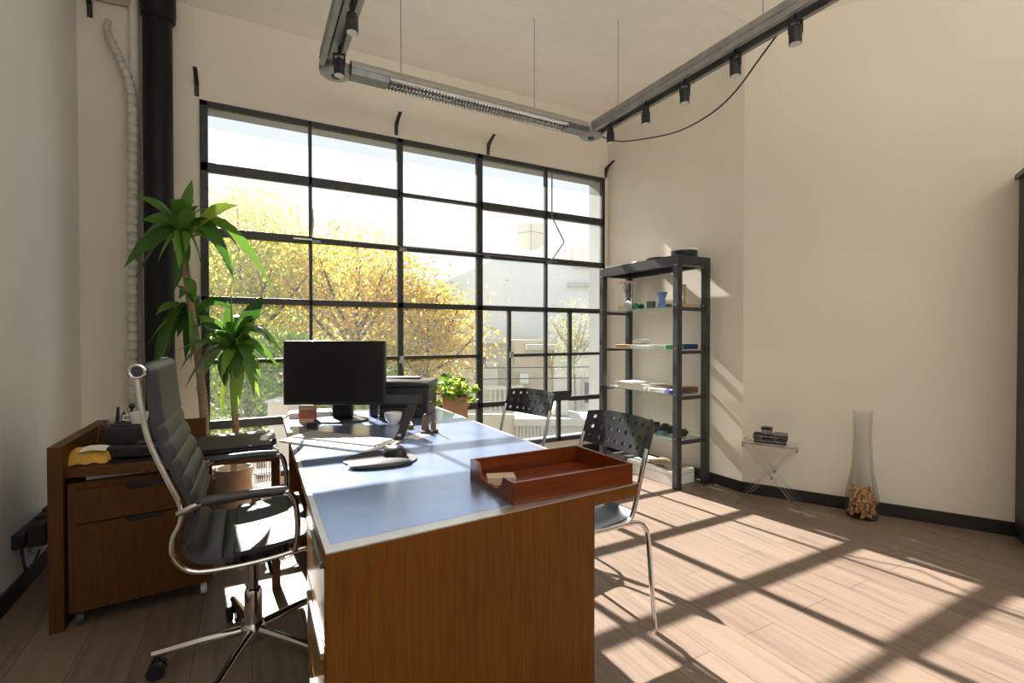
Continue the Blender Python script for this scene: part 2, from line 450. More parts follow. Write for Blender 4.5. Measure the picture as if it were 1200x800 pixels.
# the steel window
win = struct('window_1')
Y0, Y1 = YW - .012, YW + .035
f = MB()
f.box(WX0, WX0 + .045, Y0, Y1, WZ0, WZ1).box(WX1 - .036, WX1, Y0, Y1, WZ0, WZ1)
f.box(WX0, WX1, Y0, Y1, WZ1 - .036, WZ1).box(WX0, WX1, Y0, Y1, WZ0, WZ0 + .04)
build('window_frame', f, 'steel', win, bevel=.003)
cx = [.413, 1.109, 1.837, 2.55]
g = MB()
def vbar(x, wd, z0, z1, y0=Y0, y1=Y1): g.box(x - wd / 2, x + wd / 2, y0, y1, z0, z1)
def hbar(z, wd, x0, x1, y0=Y0, y1=Y1): g.box(x0, x1, y0, y1, z - wd / 2, z + wd / 2)
vbar(cx[0], .024, .56, WZ1); vbar(cx[1], .046, .15, WZ1); vbar(cx[2], .056, .15, WZ1); vbar(cx[3], .024, .60, WZ1)
vbar(cx[0], .03, .15, .56); vbar(2.703, .036, WZ0, .57)
vbar(2.144, .028, .60, 1.453); vbar(2.836, .030, .60, 1.453)
hbar(2.381, .064, WX0, cx[1]); hbar(2.381, .026, cx[1], cx[2]); hbar(2.381, .066, cx[2], WX1)
hbar(1.931, .056, WX0, cx[0]); hbar(1.931, .040, cx[0], cx[2]); hbar(1.931, .052, cx[2], WX1)
hbar(1.453, .046, WX0, WX1); hbar(1.014, .030, WX0, cx[2]); hbar(1.014, .028, 2.144, WX1)
hbar(.565, .062, WX0, cx[2]); hbar(.565, .044, cx[2], 2.144); hbar(.60, .095, 2.144, 2.84); hbar(.565, .044, 2.836, WX1)
build('glazing_bars', g, 'steel', win, bevel=.003)
build('glass', MB().box(WX0 + .02, WX1 - .02, YW + .010, YW + .015, WZ0 + .02, 1.93), 'glass', win, smooth=False)
build('dusty_glass', MB().box(WX0 + .02, WX1 - .02, YW + .010, YW + .015, 1.932, WZ1 - .02), 'glass_dusty', win, smooth=False)['label'] = 'hazier dusty panes of the two top rows'
r = MB()
r.cyl((.42, Y0 - .016, 1.945), (2.66, Y0 - .016, 1.925), .007, n=8)
for x in (.45, 1.12, 1.9, 2.56): r.box(x - .03, x + .03, Y0 - .03, Y0, 1.90, 1.93)
r.tube([(2.60, Y0 - .014, 2.80), (2.60, Y0 - .014, 2.36), (2.72, Y0 - .05, 2.12), (2.60, Y0 - .015, 1.94)], .007, 8)
build('opening_rod', r, 'zinc', win)
r = MB().tube([(.425, Y0 - .01, 2.17), (.43, Y0 - .018, 2.05), (.42, Y0 - .014, 1.95)], .006, 8).box(.29, .42, Y0 - .02, Y0 - .008, 1.925, 1.937)
build('stay_arm', r, 'brushed', win)
for x, z in ((1.109, 1.0), (2.15, 1.02), (1.86, .98)):
    h = MB().box(x - .016, x + .016, Y0 - .03, Y0, z - .03, z + .03).cyl((x, Y0 - .03, z), (x + .012, Y0 - .05, z - .07), .008, n=8)
    build('window_latch', h, 'brushed', win)

# ------------------------------------------------------------------ pipes, hose, air conditioner, brackets
t = thing('black_downpipe', 'thick black vertical pipe left of the big window', 'pipe', (-.52, 3.90, 0))
build('pipe_body', MB().cyl((-.52, 3.90, 0), (-.52, 3.90, H), .081, n=28), 'blackpipe', t)
build('collar', MB().lathe((-.515, 3.90, 3.25), [(.081, 0), (.094, .01), (.098, .05), (.098, .219), (.081, .219)], 28), 'blackpipe', t)
one('white_pipe', 'cream painted pipe running up the wall behind the white hose', 'pipe', MB().cyl((-.655, 3.985, 0), (-.655, 3.985, H), .028, n=18), 'whitepipe')
# ribbed hose
pts = smooth_path([(-.78, 3.95, 3.20), (-.785, 3.945, 3.13), (-.735, 3.93, 3.0), (-.685, 3.92, 2.87), (-.658, 3.915, 2.72), (-.655, 3.915, 2.4), (-.660, 3.915, 1.9), (-.664, 3.915, 1.4), (-.666, 3.915, 1.0), (-.668, 3.915, .62)], 8)
P = []; R_ = []
tot = 0
for i in range(len(pts) - 1):
    k = max(2, int((pts[i + 1] - pts[i]).length / .009))
    for j in range(k):
        p = pts[i].lerp(pts[i + 1], j / k); tot += 1
        fat = min(1, .55 + .45 * (3.2 - p.z) / .5)
        P.append(p); R_.append((.032 if tot % 6 < 4 else .0235) * fat)
one('flexible_hose', 'white ribbed hose hanging beside the black pipe', 'hose', MB().tube(P, R_, 14), 'hose')
t = thing('air_conditioner', 'cream wall unit cut off at the top left corner', 'air conditioner', (-.80, 3.62, 3.30))
ac = MB()
prof = [(-.15, .0), (-.135, -.035), (-.09, -.055), (.05, -.06), (.11, -.045), (.135, .0), (.14, .10), (.13, .20), (-.15, .20)]
ac.prism([(-.80 + x, 3.362 + z * .5) for x, z in prof], 3.25, 3.99, 'y')
build('body', ac, 'acwhite', t, bevel=.012)
build('air_outlet', MB().box(-.86, -.74, 3.5, 3.93, 3.326, 3.332), 'tan', t)
def bracket(x, z, label, first=None):
    root = thing('shelf_bracket', label, 'bracket', (x, YW, z), 0, 'steel brackets above the window')
    a_ = MB().box(-.014, .014, -.006, 0, 0, .10)
    build('wall_plate', a_, 'blacksteel', root, world=False)
    arm = [(-.004, .10), (-.05, .118), (-.13, .142), (-.132, .136), (-.06, .108), (-.02, .075), (-.008, .03), (-.004, .03)]
    build('arm', MB().prism(arm, -.013, .013, 'x'), 'blacksteel', root, world=False)
    for zz in (.018, .08): build('screw', MB().ball((0, -.007, zz), (.005, .003, .005), 8, 5), 'zinc', root, world=False)
    return root
b0 = bracket(-.315, 2.86, 'black steel bracket above the top left corner of the window')
for x, z, l in ((1.078, 2.865, 'black steel bracket above the second window column from the left'), (1.923, 2.85, 'black steel bracket above the window, third from the left'),
                (3.285, 2.85, 'black steel bracket at the room corner right of the window'), (-.885, 3.225, 'black bracket in the left corner under the cream wall unit')):
    dup(b0, (x, YW, z), 0, l)

# ------------------------------------------------------------------ hanging light track
ZT = 2.74
t = thing('suspended_light_track', 'grey U-shaped metal light track hanging on thin cables', 'light track', (1.4, 2.98, ZT))
def channel(x, y0, y1):
    w_, h_ = .058, .075
    m_ = MB()
    m_.box(x - w_, x + w_, y0, y1, ZT + h_ - .006, ZT + h_)
    for s_ in (-1, 1):
        xo = x + s_ * w_
        m_.box(min(xo, xo - s_ * .006), max(xo, xo - s_ * .006), y0, y1, ZT, ZT + h_ - .006)
        m_.box(min(xo - s_ * .006, xo - s_ * .026), max(xo - s_ * .006, xo - s_ * .026), y0, y1, ZT, ZT + .005)
        m_.box(min(xo, xo + s_ * .004), max(xo, xo + s_ * .004), y0, y1, ZT + .034, ZT + .042)
    m_.box(x - .016, x + .016, y0, y1, ZT + .028, ZT + h_ - .006)
    return m_
build('left_rail', channel(.415, .35, 2.96), 'track', t)
build('right_rail', channel(2.335, .35, 2.96), 'track', t)
for x in (.452, 2.325):
    j = build('joint_disc', MB().lathe((x, 3.02, ZT - .015), [(.0, 0), (.07, 0), (.088, .012), (.092, .03), (.092, .055), (.0, .056)], 32), 'track', t)
    build('joint_cap', MB().lathe((x, 3.02, ZT - .024), [(0, 0), (.022, 0), (.026, .01)], 20), 'blacksteel', j)
YF = 2.995
tr = MB()
prof = [(YF + .062 * math.cos(a_), ZT + .02 + .062 * math.sin(a_)) for a_ in [PI * k / 12 for k in range(13)]]
prof += [(YF + .056 * math.cos(a_), ZT + .02 + .056 * math.sin(a_)) for a_ in [PI * k / 12 for k in range(12, -1, -1)]]
tr.prism(prof, .53, 2.25, 'x')
build('fixture_trough', tr, 'brushed', t, angle=50)
for x0, x1 in ((.53, .75), (2.06, 2.25)):
    build('end_cover', MB().prism([(YF - .056, ZT + .02), (YF - .045, ZT - .012), (YF + .045, ZT - .012), (YF + .056, ZT + .02)], x0, x1, 'x'), 'zinc', t)
build('tube_lamp', MB().cyl((.76, YF, ZT + .03), (2.05, YF, ZT + .03), .013, n=12), 'white', t)
lv = MB()
for k in range(58):
    x = .768 + k * .0223
    for yc in (-.027, .027):
        lv.tube([(x, YF + yc + .025 * math.cos(a_), ZT + .012 + .034 * math.sin(a_)) for a_ in [PI + PI * i / 8 for i in range(9)]], .0034, 6)
for yy in (-.054, 0, .054): lv.box(.755, 2.06, YF + yy - .002, YF + yy + .002, ZT + .002, ZT + .016)
build('wire_louvre', lv, 'chrome', t, weld=False)
for x, y, z0 in ((.835, YF, ZT + .08), (1.80, YF, ZT + .08), (2.335, 2.72, ZT + .074), (2.335, 1.60, ZT + .074), (.415, 1.60, ZT + .074)):
    c = build('suspension_cable', MB().cyl((x, y, z0), (x, y, H), .0022, n=6), 'zinc', t)
    build('ceiling_anchor', MB().lathe((x, y, H - .012), [(.004, 0), (.014, .006), (.014, .012)], 12), 'acwhite', c)
def spot(label, loc, rz, long=.82):
    root = thing('track_spotlight', label, 'spotlight', loc, rz, 'spotlights on the hanging track')
    fk = MB()
    for s_ in (-1, 1): fk.box(s_ * .029 - .003, s_ * .029 + .003, -.009, .009, -.095 * long, -.012)
    fk.box(-.032, .032, -.009, .009, -.018, -.010).cyl((0, 0, -.012), (0, 0, .03), .007, n=10)
    build('fork', fk, 'blacksteel', root, world=False)
    build('lamp_body', MB().lathe((0, 0, -.155 * long), [(.026, 0), (.0285, .0), (.0285, .06), (.024, .085), (.012, .094), (0, .095)], 24), 'blacksteel', root, world=False)
    build('lens', MB().lathe((0, 0, -.1568 * long), [(0, 0), (.0255, 0), (.0255, .006), (0, .006)], 24), 'lens', root, world=False)
    return root
s0 = spot('small black spotlight on the right rail, nearest the joint disc', (2.335, 2.80, ZT), .5)
for y, rz, l in ((2.44, 1.2, 'black spotlight on the right rail, second from the joint disc'), (2.11, -.3, 'black spotlight on the right rail, middle of the five'),
                 (1.76, 1.5, 'black spotlight on the right rail above the end of the black cable'), (1.43, -.5, 'black spotlight farthest along the right rail, near the top edge')):
    dup(s0, (2.335, y, ZT), rz, l)
dup(s0, (.427, 2.36, ZT), 1.3, 'black spotlight higher up the short left rail')
dup(s0, (.435, 2.78, ZT), -.4, 'black spotlight on the left rail right beside its joint disc')
pts = smooth_path([(2.420, 3.02, 2.755), (2.44, 2.90, 2.69), (2.44, 2.76, 2.63), (2.44, 2.42, 2.545), (2.44, 2.20, 2.515), (2.44, 1.98, 2.535), (2.44, 1.83, 2.595), (2.43, 1.69, 2.69), (2.40, 1.54, 2.768)], 6)
one('drooping_cable', 'thin black cable sagging under the right rail', 'cable', MB().tube(pts, .0048, 8), 'wire')

# ------------------------------------------------------------------ main desk
t = thing('desk', 'large golden wood desk with dark inlaid top in the middle', 'desk', (.6, 2.0, 0))
TOP = [(.138, 1.083), (1.066, 1.140), (1.066, 3.08), (.160, 3.08)]
def inset(poly, d):
    n = len(poly); out = []
    for i in range(n):
        p0, p1, p2 = [V(poly[(i + k) % n]) for k in (-1, 0, 1)]
        e1 = (p1 - p0).normalized(); e2 = (p2 - p1).normalized()
        out.append(tuple(p1 + (V((-e1.y, e1.x)) + V((-e2.y, e2.x))) * d / (1 + e1.dot(e2))))
    return out
SLAB = [(.141, 1.0855), (1.0655, 1.1425), (1.0655, 3.079), (.163, 3.079)]
build('tabletop', MB().prism(SLAB, .699, .736), 'deskwood', t)
IN = inset(TOP, .040); IN[2] = (IN[2][0] + .024, IN[2][1]); IN[1] = (IN[1][0] + .024, IN[1][1]); IN[0] = (IN[0][0] - .026, IN[0][1]); IN[3] = (IN[3][0] - .026, IN[3][1])
build('inlaid_top', MB().prism(IN, .736, .7405), 'inlay', t)
tm = MB()
for i in range(4):
    j_ = (i + 1) % 4
    tm.prism([TOP[i], TOP[j_], IN[j_], IN[i]], .7362, .7395)
build('edge_trim', tm, 'trim', t)['label'] = 'pale metal strip edging the dark top'
build('front_end_panel', MB().prism([(.138, 1.0825), (.885, 1.1284), (.885, 1.1584), (.138, 1.1125)], 0, .6985), 'deskwood', t)
build('front_edge_facing', MB().prism([(.138, 1.0825), (.885, 1.1284), (.885, 1.131), (.138, 1.0852)], .6985, .7361), 'deskwood', t)
build('back_end_panel', MB().box(.19, .90, 3.0, 3.03, 0, .699), 'deskwood', t)
build('modesty_panel', MB().box(.86, .885, 1.164, 3.0, .25, .699), 'deskwood', t)
ped = build('pedestal', MB().box(.168, .56, 1.16, 1.60, .05, .699).box(.19, .54, 1.18, 1.58, 0, .05), 'deskwood', t)
for z0, z1 in ((.06, .26), (.265, .475), (.48, .69)):
    d = build('drawer', MB().box(.150, .168, 1.125, 1.60, z0, z1), 'deskwood_y', t, bevel=.002)
    build('drawer_handle', MB().box(.140, .150, 1.20, 1.52, z1 - .035, z1 - .018), 'brushed', d, bevel=.002)

# ------------------------------------------------------------------ credenza and mobile drawers
t = thing('credenza', 'low brown wooden side table with raised left panel by the left wall', 'side table', (-.28, 2.85, 0))
CT = [(-.668, 2.600), (.118, 2.500), (.118, 3.12), (-.668, 3.12)]
build('tabletop', MB().prism(CT, .617, .655), 'credwood_x', t, bevel=.002)
build('black_top', MB().prism([(-.668, 2.63), (.115, 2.53), (.115, 3.10), (-.668, 3.10)], .653, .6575), 'credinlay', t)
build('side_panel', MB().box(-.716, -.668, 2.575, 3.30, 0, .752), 'credwood', t, bevel=.0015)
build('back_panel', MB().box(-.668, -.215, 3.12, 3.145, .25, .750), 'credwood', t)
build('leg', MB().box(.085, .120, 2.52, 2.60, 0, .617), 'credwood', t)
pr_ = Matrix.Translation(V((-.409, 2.62, 0))) @ Matrix.Rotation(math.radians(6), 4, 'Z')
t = thing('drawer_cabinet', 'brown two-drawer cabinet on casters under the side table', 'cabinet', (-.409, 2.62, 0), math.radians(6))
build('carcass', MB().box(-.252, .252, .0, .44, .06, .592), 'credwood', t, world=False, bevel=.002)
ph = MB()
for z0, z1 in ((.430, .565), (.065, .424)):
    cut = [(-.222, z0), (.222, z0), (.222, z1), (.075, z1), (.060, z1 - .022), (-.055, z1 - .022), (-.07, z1), (-.222, z1)]
    d = build('drawer', MB().prism(cut, -.016, .0, 'y'), 'credwood', t, world=False)
    build('grip_recess', MB().prism([(-.07, z1), (-.055, z1 - .022), (.060, z1 - .022), (.075, z1)], -.007, .004, 'y'), 'blacksteel', d, world=False)
def caster(x, y, m_):
    c = build('caster', MB().cyl((x - .012, y, .028), (x + .012, y, .028), .027, n=18), m_, t, world=False)
    build('caster_fork', MB().box(x - .018, x + .018, y - .008, y + .012, .05, .062), 'blacksteel', c, world=False)
caster(-.215, .02, 'greydark'); caster(.215, .02, 'white'); caster(-.215, .41, 'greydark'); caster(.215, .41, 'greydark')
one('paper_pad', 'white paper sheets squeezed on top of the drawer cabinet', 'paper', MB().cbox((-.415, 2.84, .599), (.43, .36, .012), math.radians(6)), 'paper')
# things on the credenza
e = MB(Matrix.Translation(V((-.617, 2.685, .6575))) @ Matrix.Rotation(math.radians(-6), 4, 'Z'))
e.grid(lambda u, v: ((u - .5) * .165, (v - .5) * .10, .004 + .066 * (math.sin(PI * u) ** .45) * (math.sin(PI * v) ** .5) + .004 * math.sin(19 * u + 5 * v)), 18, 12)
e.grid(lambda u, v: ((u - .5) * .165, (v - .5) * .10, .002), 18, 12)
t = thing('padded_envelope', 'puffy yellow envelope lying at the left end of the side table', 'envelope', (-.617, 2.685, .6575), math.radians(-6))
build('envelope_body', e, 'yellow', t, angle=80)
e = MB(Matrix.Translation(V((-.592, 2.675, .6575))) @ Matrix.Rotation(math.radians(-6), 4, 'Z'))
e.grid(lambda u, v: ((u - .5) * .088 + .01, (v - .5) * .05 - .02, .066 + .006 * math.sin(PI * u) - .012 * (1 - v) ** 2), 6, 4)
build('address_label', e, 'paper', t, solid=.001)
t = thing('desk_organizer', 'black desk organizer box beside the yellow envelope', 'organizer', (-.46, 2.80, .6575), math.radians(-8))
build('body', MB().box(-.10, .10, -.07, .07, .0, .135), 'plastic', t, world=False, bevel=.012)
build('front_step', MB().box(-.095, .12, -.125, -.071, 0, .06), 'plastic', t, world=False, bevel=.012)
build('coin_tray', MB().lathe((.055, -.1, .0605), [(0, 0), (.024, 0), (.028, .008), (.026, .008), (.02, .003), (0, .003)], 20), 'greydark', t, world=False)
build('top_rim', MB().box(-.085, .085, -.055, .055, .1351, .14), 'plastic_matte', t, world=False, bevel=.004)
org = t
for (x, y, h, l, r_, m_) in ((-.538, 2.81, .075, 'tall dark pen standing at the back of the black organizer', .006, 'plastic'), (-.520, 2.825, .05, 'short dark marker standing in the black organizer', .006, 'brown'),
                             (-.492, 2.838, .072, 'black knob-headed pen standing beside the white cup', .005, 'plastic')):
    p = MB().cyl((x, y, .7975), (x + .004, y, .7975 + h), r_, n=10)
    if 'knob' in l: p.ball((x + .004, y, .7975 + h), .013, 10, 6)
    one('pen', l, 'pen', p, m_)
t = thing('white_cup', 'small white cup standing on the black organizer behind the chair', 'cup', (-.452, 2.78, .7975))
build('cup_body', MB().lathe((-.452, 2.78, .7975), [(0, 0), (.028, 0), (.034, .02), (.037, .05), (.034, .05), (.031, .022), (0, .006)], 24), 'ceramic', t)
build('handle', MB().tube([(-.487, 2.775, .84), (-.507, 2.773, .835), (-.51, 2.772, .818), (-.488, 2.775, .812)], .004, 8), 'ceramic', t)
cb = MB()
for k in range(5):
    cx_, cy_ = -.60 + .016 * k, 2.90 + .02 * math.sin(k * 2)
    cb.grid(lambda u, v, k=k: (cx_ + .03 * math.cos(6.283 * u) * (1 - .5 * v) + .008 * math.sin(9 * u + k), cy_ + .02 * math.sin(6.283 * u) * (1 - .4 * v), .6575 + .05 + .045 * k * .3 + .08 * v + .01 * math.sin(7 * u + 3 * k) - .05 * (1 - v)), 10, 4)
one('plastic_bag', 'crumpled clear plastic bag behind the yellow envelope', 'bag', cb, 'crinkle', fixn=False, weld=False)
t = thing('laptop', 'flat closed black laptop lying on the side table under the plants', 'laptop', (-.09, 2.75, .6575), math.radians(-4))
build('base', MB().box(-.19, .19, -.165, .15, .0, .014), 'plastic', t, world=False, bevel=.004)
build('lid', MB().box(-.19, .19, -.165, .15, .0145, .026), 'plastic_matte', t, world=False, bevel=.004)
t = thing('stapler', 'small black and white stapler at the right end of the side table', 'stapler', (.078, 2.735, .6575), 1.2)
build('base', MB().box(-.06, .06, -.02, .02, 0, .012), 'plastic', t, world=False, bevel=.004)
build('white_top', MB().prism([(-.06, .014), (.05, .014), (.055, .028), (.03, .046), (-.045, .046), (-.06, .034)], -.019, .019, 'y'), 'white', t, world=False, bevel=.005)

# ------------------------------------------------------------------ office chair
t = thing('office_chair', 'high-backed black ribbed leather office chair with chrome frame', 'office chair', (.0, 2.05, 0))
YN, YFAR = 1.785, 2.315
rail = [(-.296, 1.086), (-.285, .985), (-.267, .884), (-.224, .764), (-.190, .675), (-.192, .625), (-.212, .575), (-.207, .515), (-.160, .468), (-.06, .458), (.06, .463), (.17, .477), (.23, .470)]
rp = smooth_path([(x, 0, z) for x, z in rail], 5)
for yy in (YN, YFAR):
    build('side_rail', MB().tube([(p.x, yy, p.z) for p in rp], .0078, 12), 'chrome', t)
    cp_ = build('top_cap', MB().cyl((-.292, yy - .008, 1.094), (-.292, yy + .010, 1.094), .017, n=20), 'leather', t)
    build('cap_ring', MB().tube([(-.292 + .018 * math.cos(2 * PI * k / 24), yy - .009, 1.094 + .018 * math.sin(2 * PI * k / 24)) for k in range(24)], .005, 8, closed=True), 'chrome', cp_)
padp = [(-.288, 1.112), (-.268, 1.098), (-.262, 1.04), (-.254, .96), (-.240, .885), (-.200, .775), (-.164, .685), (-.157, .63), (-.172, .585), (-.176, .535), (-.145, .498), (-.06, .484), (.06, .490), (.17, .504), (.225, .498), (.245, .470)]
pp = smooth_path([(x, 0, z) for x, z in padp], 10)
L = [0]
for i in range(1, len(pp)): L.append(L[-1] + (pp[i] - pp[i - 1]).length)
NS = 420
def padpoint(s):
    d = s * L[-1]
    for i in range(1, len(pp)):
        if L[i] >= d - 1e-9:
            k = (d - L[i - 1]) / max(1e-9, L[i] - L[i - 1]); q = pp[i - 1].lerp(pp[i], k); tn = (pp[i] - pp[i - 1]).normalized(); break
    return q, V((-tn.z, 0, tn.x)) * -1
def ribf(s):
    d = s * L[-1]
    if d < .20: return .010 * min(1, d / .03)
    k = ((d - .20) / .058) % 1.
    return .011 * (abs(math.sin(PI * k)) ** .4)
def padfn(u, v):
    q, n_ = padpoint(u)
    if n_.x < 0 and n_.z < 0: n_ = -n_
    e_ = min(v, 1 - v) * .5
    edge = min(1, e_ / .02) ** .5
    return q + n_ * (ribf(u) * edge + .004 * edge) + V((0, YN + .014 + v * (YFAR - YN - .028), 0))
def padback(u, v):
    q, n_ = padpoint(u)
    if n_.x < 0 and n_.z < 0: n_ = -n_
    return q - n_ * .014 + V((0, YN + .014 + v * (YFAR - YN - .028), 0))
pm = MB().grid(padfn, NS, 14).grid(lambda u, v: padback(u, 1 - v), NS, 14)
for j in (0, 1):
    pm.grid(lambda u, v, j=j: V(padfn(u, j)).lerp(V(padback(u, j)), v), NS, 1)
for j in (0, 1):
    pm.grid(lambda u, v, j=j: V(padfn(j, u)).lerp(V(padback(j, u)), v), 14, 1)
build('leather_pad', pm, 'leather', t, angle=60)
for yy, s_ in ((YN, -1), (YFAR, 1)):
    yo = yy + s_ * .022
    path = smooth_path([(-.195, yy, .655), (-.175, yo, .668), (-.13, yo, .684), (0, yo, .688), (.09, yo, .685), (.118, yo, .672), (.132, yo, .63), (.137, yo, .55), (.128, yy + s_ * .012, .478)], 5)
    ar = build('armrest', MB().tube(path, .0095, 12), 'chrome', t)
    build('arm_pad', MB().tube(smooth_path([(-.135, yo, .686), (-.12, yo, .688), (0, yo, .691), (.085, yo, .688), (.098, yo, .686)], 5), [.012] + [.0165] * 19 + [.012], 14), 'leather', ar)
build('cross_bar', MB().cyl((-.03, YN, .452), (-.03, YFAR, .452), .009, n=10).cyl((.09, YN, .456), (.09, YFAR, .456), .009, n=10), 'chrome', t)
build('seat_mechanism', MB().box(-.085, .125, 1.95, 2.15, .385, .445), 'plastic', t, bevel=.02)
build('tilt_lever', MB().cyl((.05, 1.95, .41), (.06, 1.80, .405), .006, n=8), 'plastic', t)
HC = V((.005, 2.06))
build('gas_column', MB().lathe((HC.x, HC.y, .09), [(0, 0), (.03, 0), (.03, .15), (.026, .16), (.018, .165), (.018, .30), (0, .30)], 24), 'chrome', t)
build('hub', MB().lathe((HC.x, HC.y, .055), [(0, 0), (.036, 0), (.044, .02), (.044, .055), (.034, .07), (0, .07)], 24), 'chrome', t)
for k in range(5):
    an = math.radians(176 + 72 * k + (-8 if k == 2 else 0))
    dv = V((math.cos(an), math.sin(an), 0)); c = V((HC.x, HC.y, 0))
    lg = build('base_leg', MB().tube([c + dv * .03 + V((0, 0, .098)), c + dv * .16 + V((0, 0, .094)), c + dv * .315 + V((0, 0, .082))], [.018, .015, .011], 12), 'chrome', t)
    tip = c + dv * .30; sv = V((-dv.y, dv.x, 0))
    cs = build('caster', MB().cyl(tip + sv * .006 + V((0, 0, .028)), tip + sv * .026 + V((0, 0, .028)), .028, n=18).cyl(tip - sv * .026 + V((0, 0, .028)), tip - sv * .006 + V((0, 0, .028)), .028, n=18)
          .cyl(tip + V((0, 0, .03)), tip + V((0, 0, .082)), .009, n=10), 'plastic', t)

# ------------------------------------------------------------------ visitor chairs
def perforated(mb, nu, nv, f, rad):
    for i in range(nu):
        for j in range(nv):
            ring = []; hole = []
            for k in range(16):
                an = 2 * PI * k / 16; c_, s_ = math.cos(an), math.sin(an)
                m_ = max(abs(c_), abs(s_))
                ring.append((i + .5 + .5 * c_ / m_, j + .5 + .5 * s_ / m_)); hole.append((i + .5 + rad * c_, j + .5 + rad * s_ * 1.0))
            mb.add([V(f(u / nu, v / nv)) for u, v in ring + hole], [(k, (k + 1) % 16, 16 + (k + 1) % 16, 16 + k) for k in range(16)])
def visitor_chair(label):
    root = thing('visitor_chair', label, 'chair', (1.178, 1.638, 0), 0, 'perforated visitor chairs')
    def backf(u, v):
        y = (u - .5) * .425; bow = .048 * (1 - abs(2 * u - 1) ** 2.6)
        top = .855 - .012 * (2 * u - 1) ** 4; bot = .700 + .006 * (2 * u - 1) ** 2
        z = bot + v * (top - bot)
        return (.185 + (z - .69) * .33 + bow, y, z)
    bk = MB(); perforated(bk, 8, 3, lambda u, v: backf(.03 + .94 * u, .04 + .92 * v), .20)
    for (u0, u1, v0, v1) in ((0, .03, 0, 1), (.97, 1, 0, 1), (.03, .97, 0, .04), (.03, .97, .96, 1)):
        bk.grid(lambda u, v: backf(u0 + u * (u1 - u0), v0 + v * (v1 - v0)), 16, 6)
    build('backrest', bk, 'seatplastic', root, world=False, solid=.012, angle=50)
    def seatf(u, v):
        x = -.25 + u * .40; y = (v - .5) * .42
        return (x, y * (1 - .10 * u), .482 - .018 * math.sin(PI * u) * (1 - .3 * abs(2 * v - 1)) + (.02 * max(0, (u - .88) / .12) ** 2) - .02 * max(0, (.12 - u) / .12) ** 2)
    build('seat', MB().grid(seatf, 16, 14), 'seatplastic', root, world=False, solid=.014, angle=60)
    for s_ in (-1, 1):
        y = s_ * .205
        build('leg', MB().tube(smooth_path([(.255, y, 0), (.232, y, .20), (.214, y, .385), (.198, y, .435), (.165, y, .462), (.11, y, .470), (.0, y, .468)], 5), .0095, 12), 'chrome', root, world=False)
        build('leg', MB().tube(smooth_path([(-.25, y, 0), (-.238, y, .22), (-.225, y, .40), (-.20, y, .452), (-.15, y, .468), (.0, y, .468)], 5), .0095, 12), 'chrome', root, world=False)
        build('back_post', MB().tube(smooth_path([(.02, y, .470), (.085, y, .473), (.120, y, .487), (.142, y, .53), (.162, y, .60), (.189, y, .70), (.205, y, .75)], 5), .0095, 12), 'chrome', root, world=False)
    build('cross_tube', MB().cyl((-.15, -.205, .462), (-.15, .205, .462), .008, n=10).cyl((.05, -.205, .464), (.05, .205, .464), .008, n=10), 'chrome', root, world=False)
    return root
v0 = visitor_chair('black perforated chair nearest the camera, behind the wooden tray')
dup(v0, (1.335, 2.60, 0), math.radians(12), 'black perforated chair farther back, in front of the window')

# ------------------------------------------------------------------ things on the desk
ZD = .7405
RC = math.radians(-28.39)
t = thing('monitor', 'black flat screen monitor on the desk, screen dark', 'monitor', (.437, 2.76, ZD), RC)
b_ = MB().lathe((0, 0, 0), [(0, 0), (1, 0), (1, .8), (.93, 1.), (0, 1.)], 32)
b_.v = [V((p.x * .15, p.y * .095 - .02, p.z * .012)) for p in b_.v]
build('foot', b_, 'plastic', t, world=False)
build('neck', MB().prism([(-.055, .012), (.055, .012), (.05, .16), (-.05, .16)], .0, .045, 'y'), 'plastic', t, world=False, bevel=.01)
sc = build('housing', MB().prism([(-.264, .098), (.264, .098), (.266, .432), (-.262, .432)], -.115, -.075, 'y'), 'plastic', t, world=False, bevel=.004)
build('back_bulge', MB().prism([(-.15, .13), (.15, .13), (.15, .36), (-.15, .36)], -.075, .0, 'y'), 'plastic', t, world=False, bevel=.02)
build('screen', MB().box(-.254, .256, -.1165, -.114, .116, .424), 'screen', t, world=False)
# keyboard
kdir = V((.527 - .209, 2.065 - 2.471, 0)).normalized(); ang = math.atan2(kdir.y, kdir.x)
t = thing('keyboard', 'long white keyboard with grey keys in front of the monitor', 'keyboard', (.318, 2.17, ZD), ang)
build('body', MB().prism([(-.085, 0), (.095, 0), (.095, .018), (-.085, .010)], -.235, .235, 'x'), 'white', t, world=False, bevel=.003)
kb = MB()
for r_ in range(5):
    y = -.030 + r_ * .024; x = -.222
    while x < .215:
        wd = .019 if not (r_ == 0 and -.10 < x < -.08) else .11
        kb.box(x, x + wd - .003, y, y + .019, .010 + (y + .085) * .044, .0165 + (y + .085) * .044); x += wd
build('keys', kb, 'greykey', t, world=False, weld=False)
t = thing('mouse_pad', 'dark rounded mouse pad with pale wrist rest on the desk', 'mouse pad', (.42, 1.80, ZD), 0)
def blob(rx, ry, z0, z1, cx_=0, cy_=0, ex=2.6, n=40):
    return [(cx_ + rx * math.copysign(abs(math.cos(a_)) ** (2 / ex), math.cos(a_)), cy_ + ry * math.copysign(abs(math.sin(a_)) ** (2 / ex), math.sin(a_))) for a_ in [2 * PI * k / n for k in range(n)]]
build('pad', MB(Matrix.Rotation(.5, 4, 'Z')).prism(blob(.118, .128, 0, 1), 0, .006), 'plastic_matte', t, world=False)
build('wrist_rest', MB(Matrix.Rotation(-.12, 4, 'Z')).ball((-.01, -.085, .010), (.112, .046, .014), 24, 10), 'greydark', t, world=False)
t = thing('mouse', 'black computer mouse sitting on the mouse pad', 'mouse', (.478, 1.82, ZD + .0065), .25)
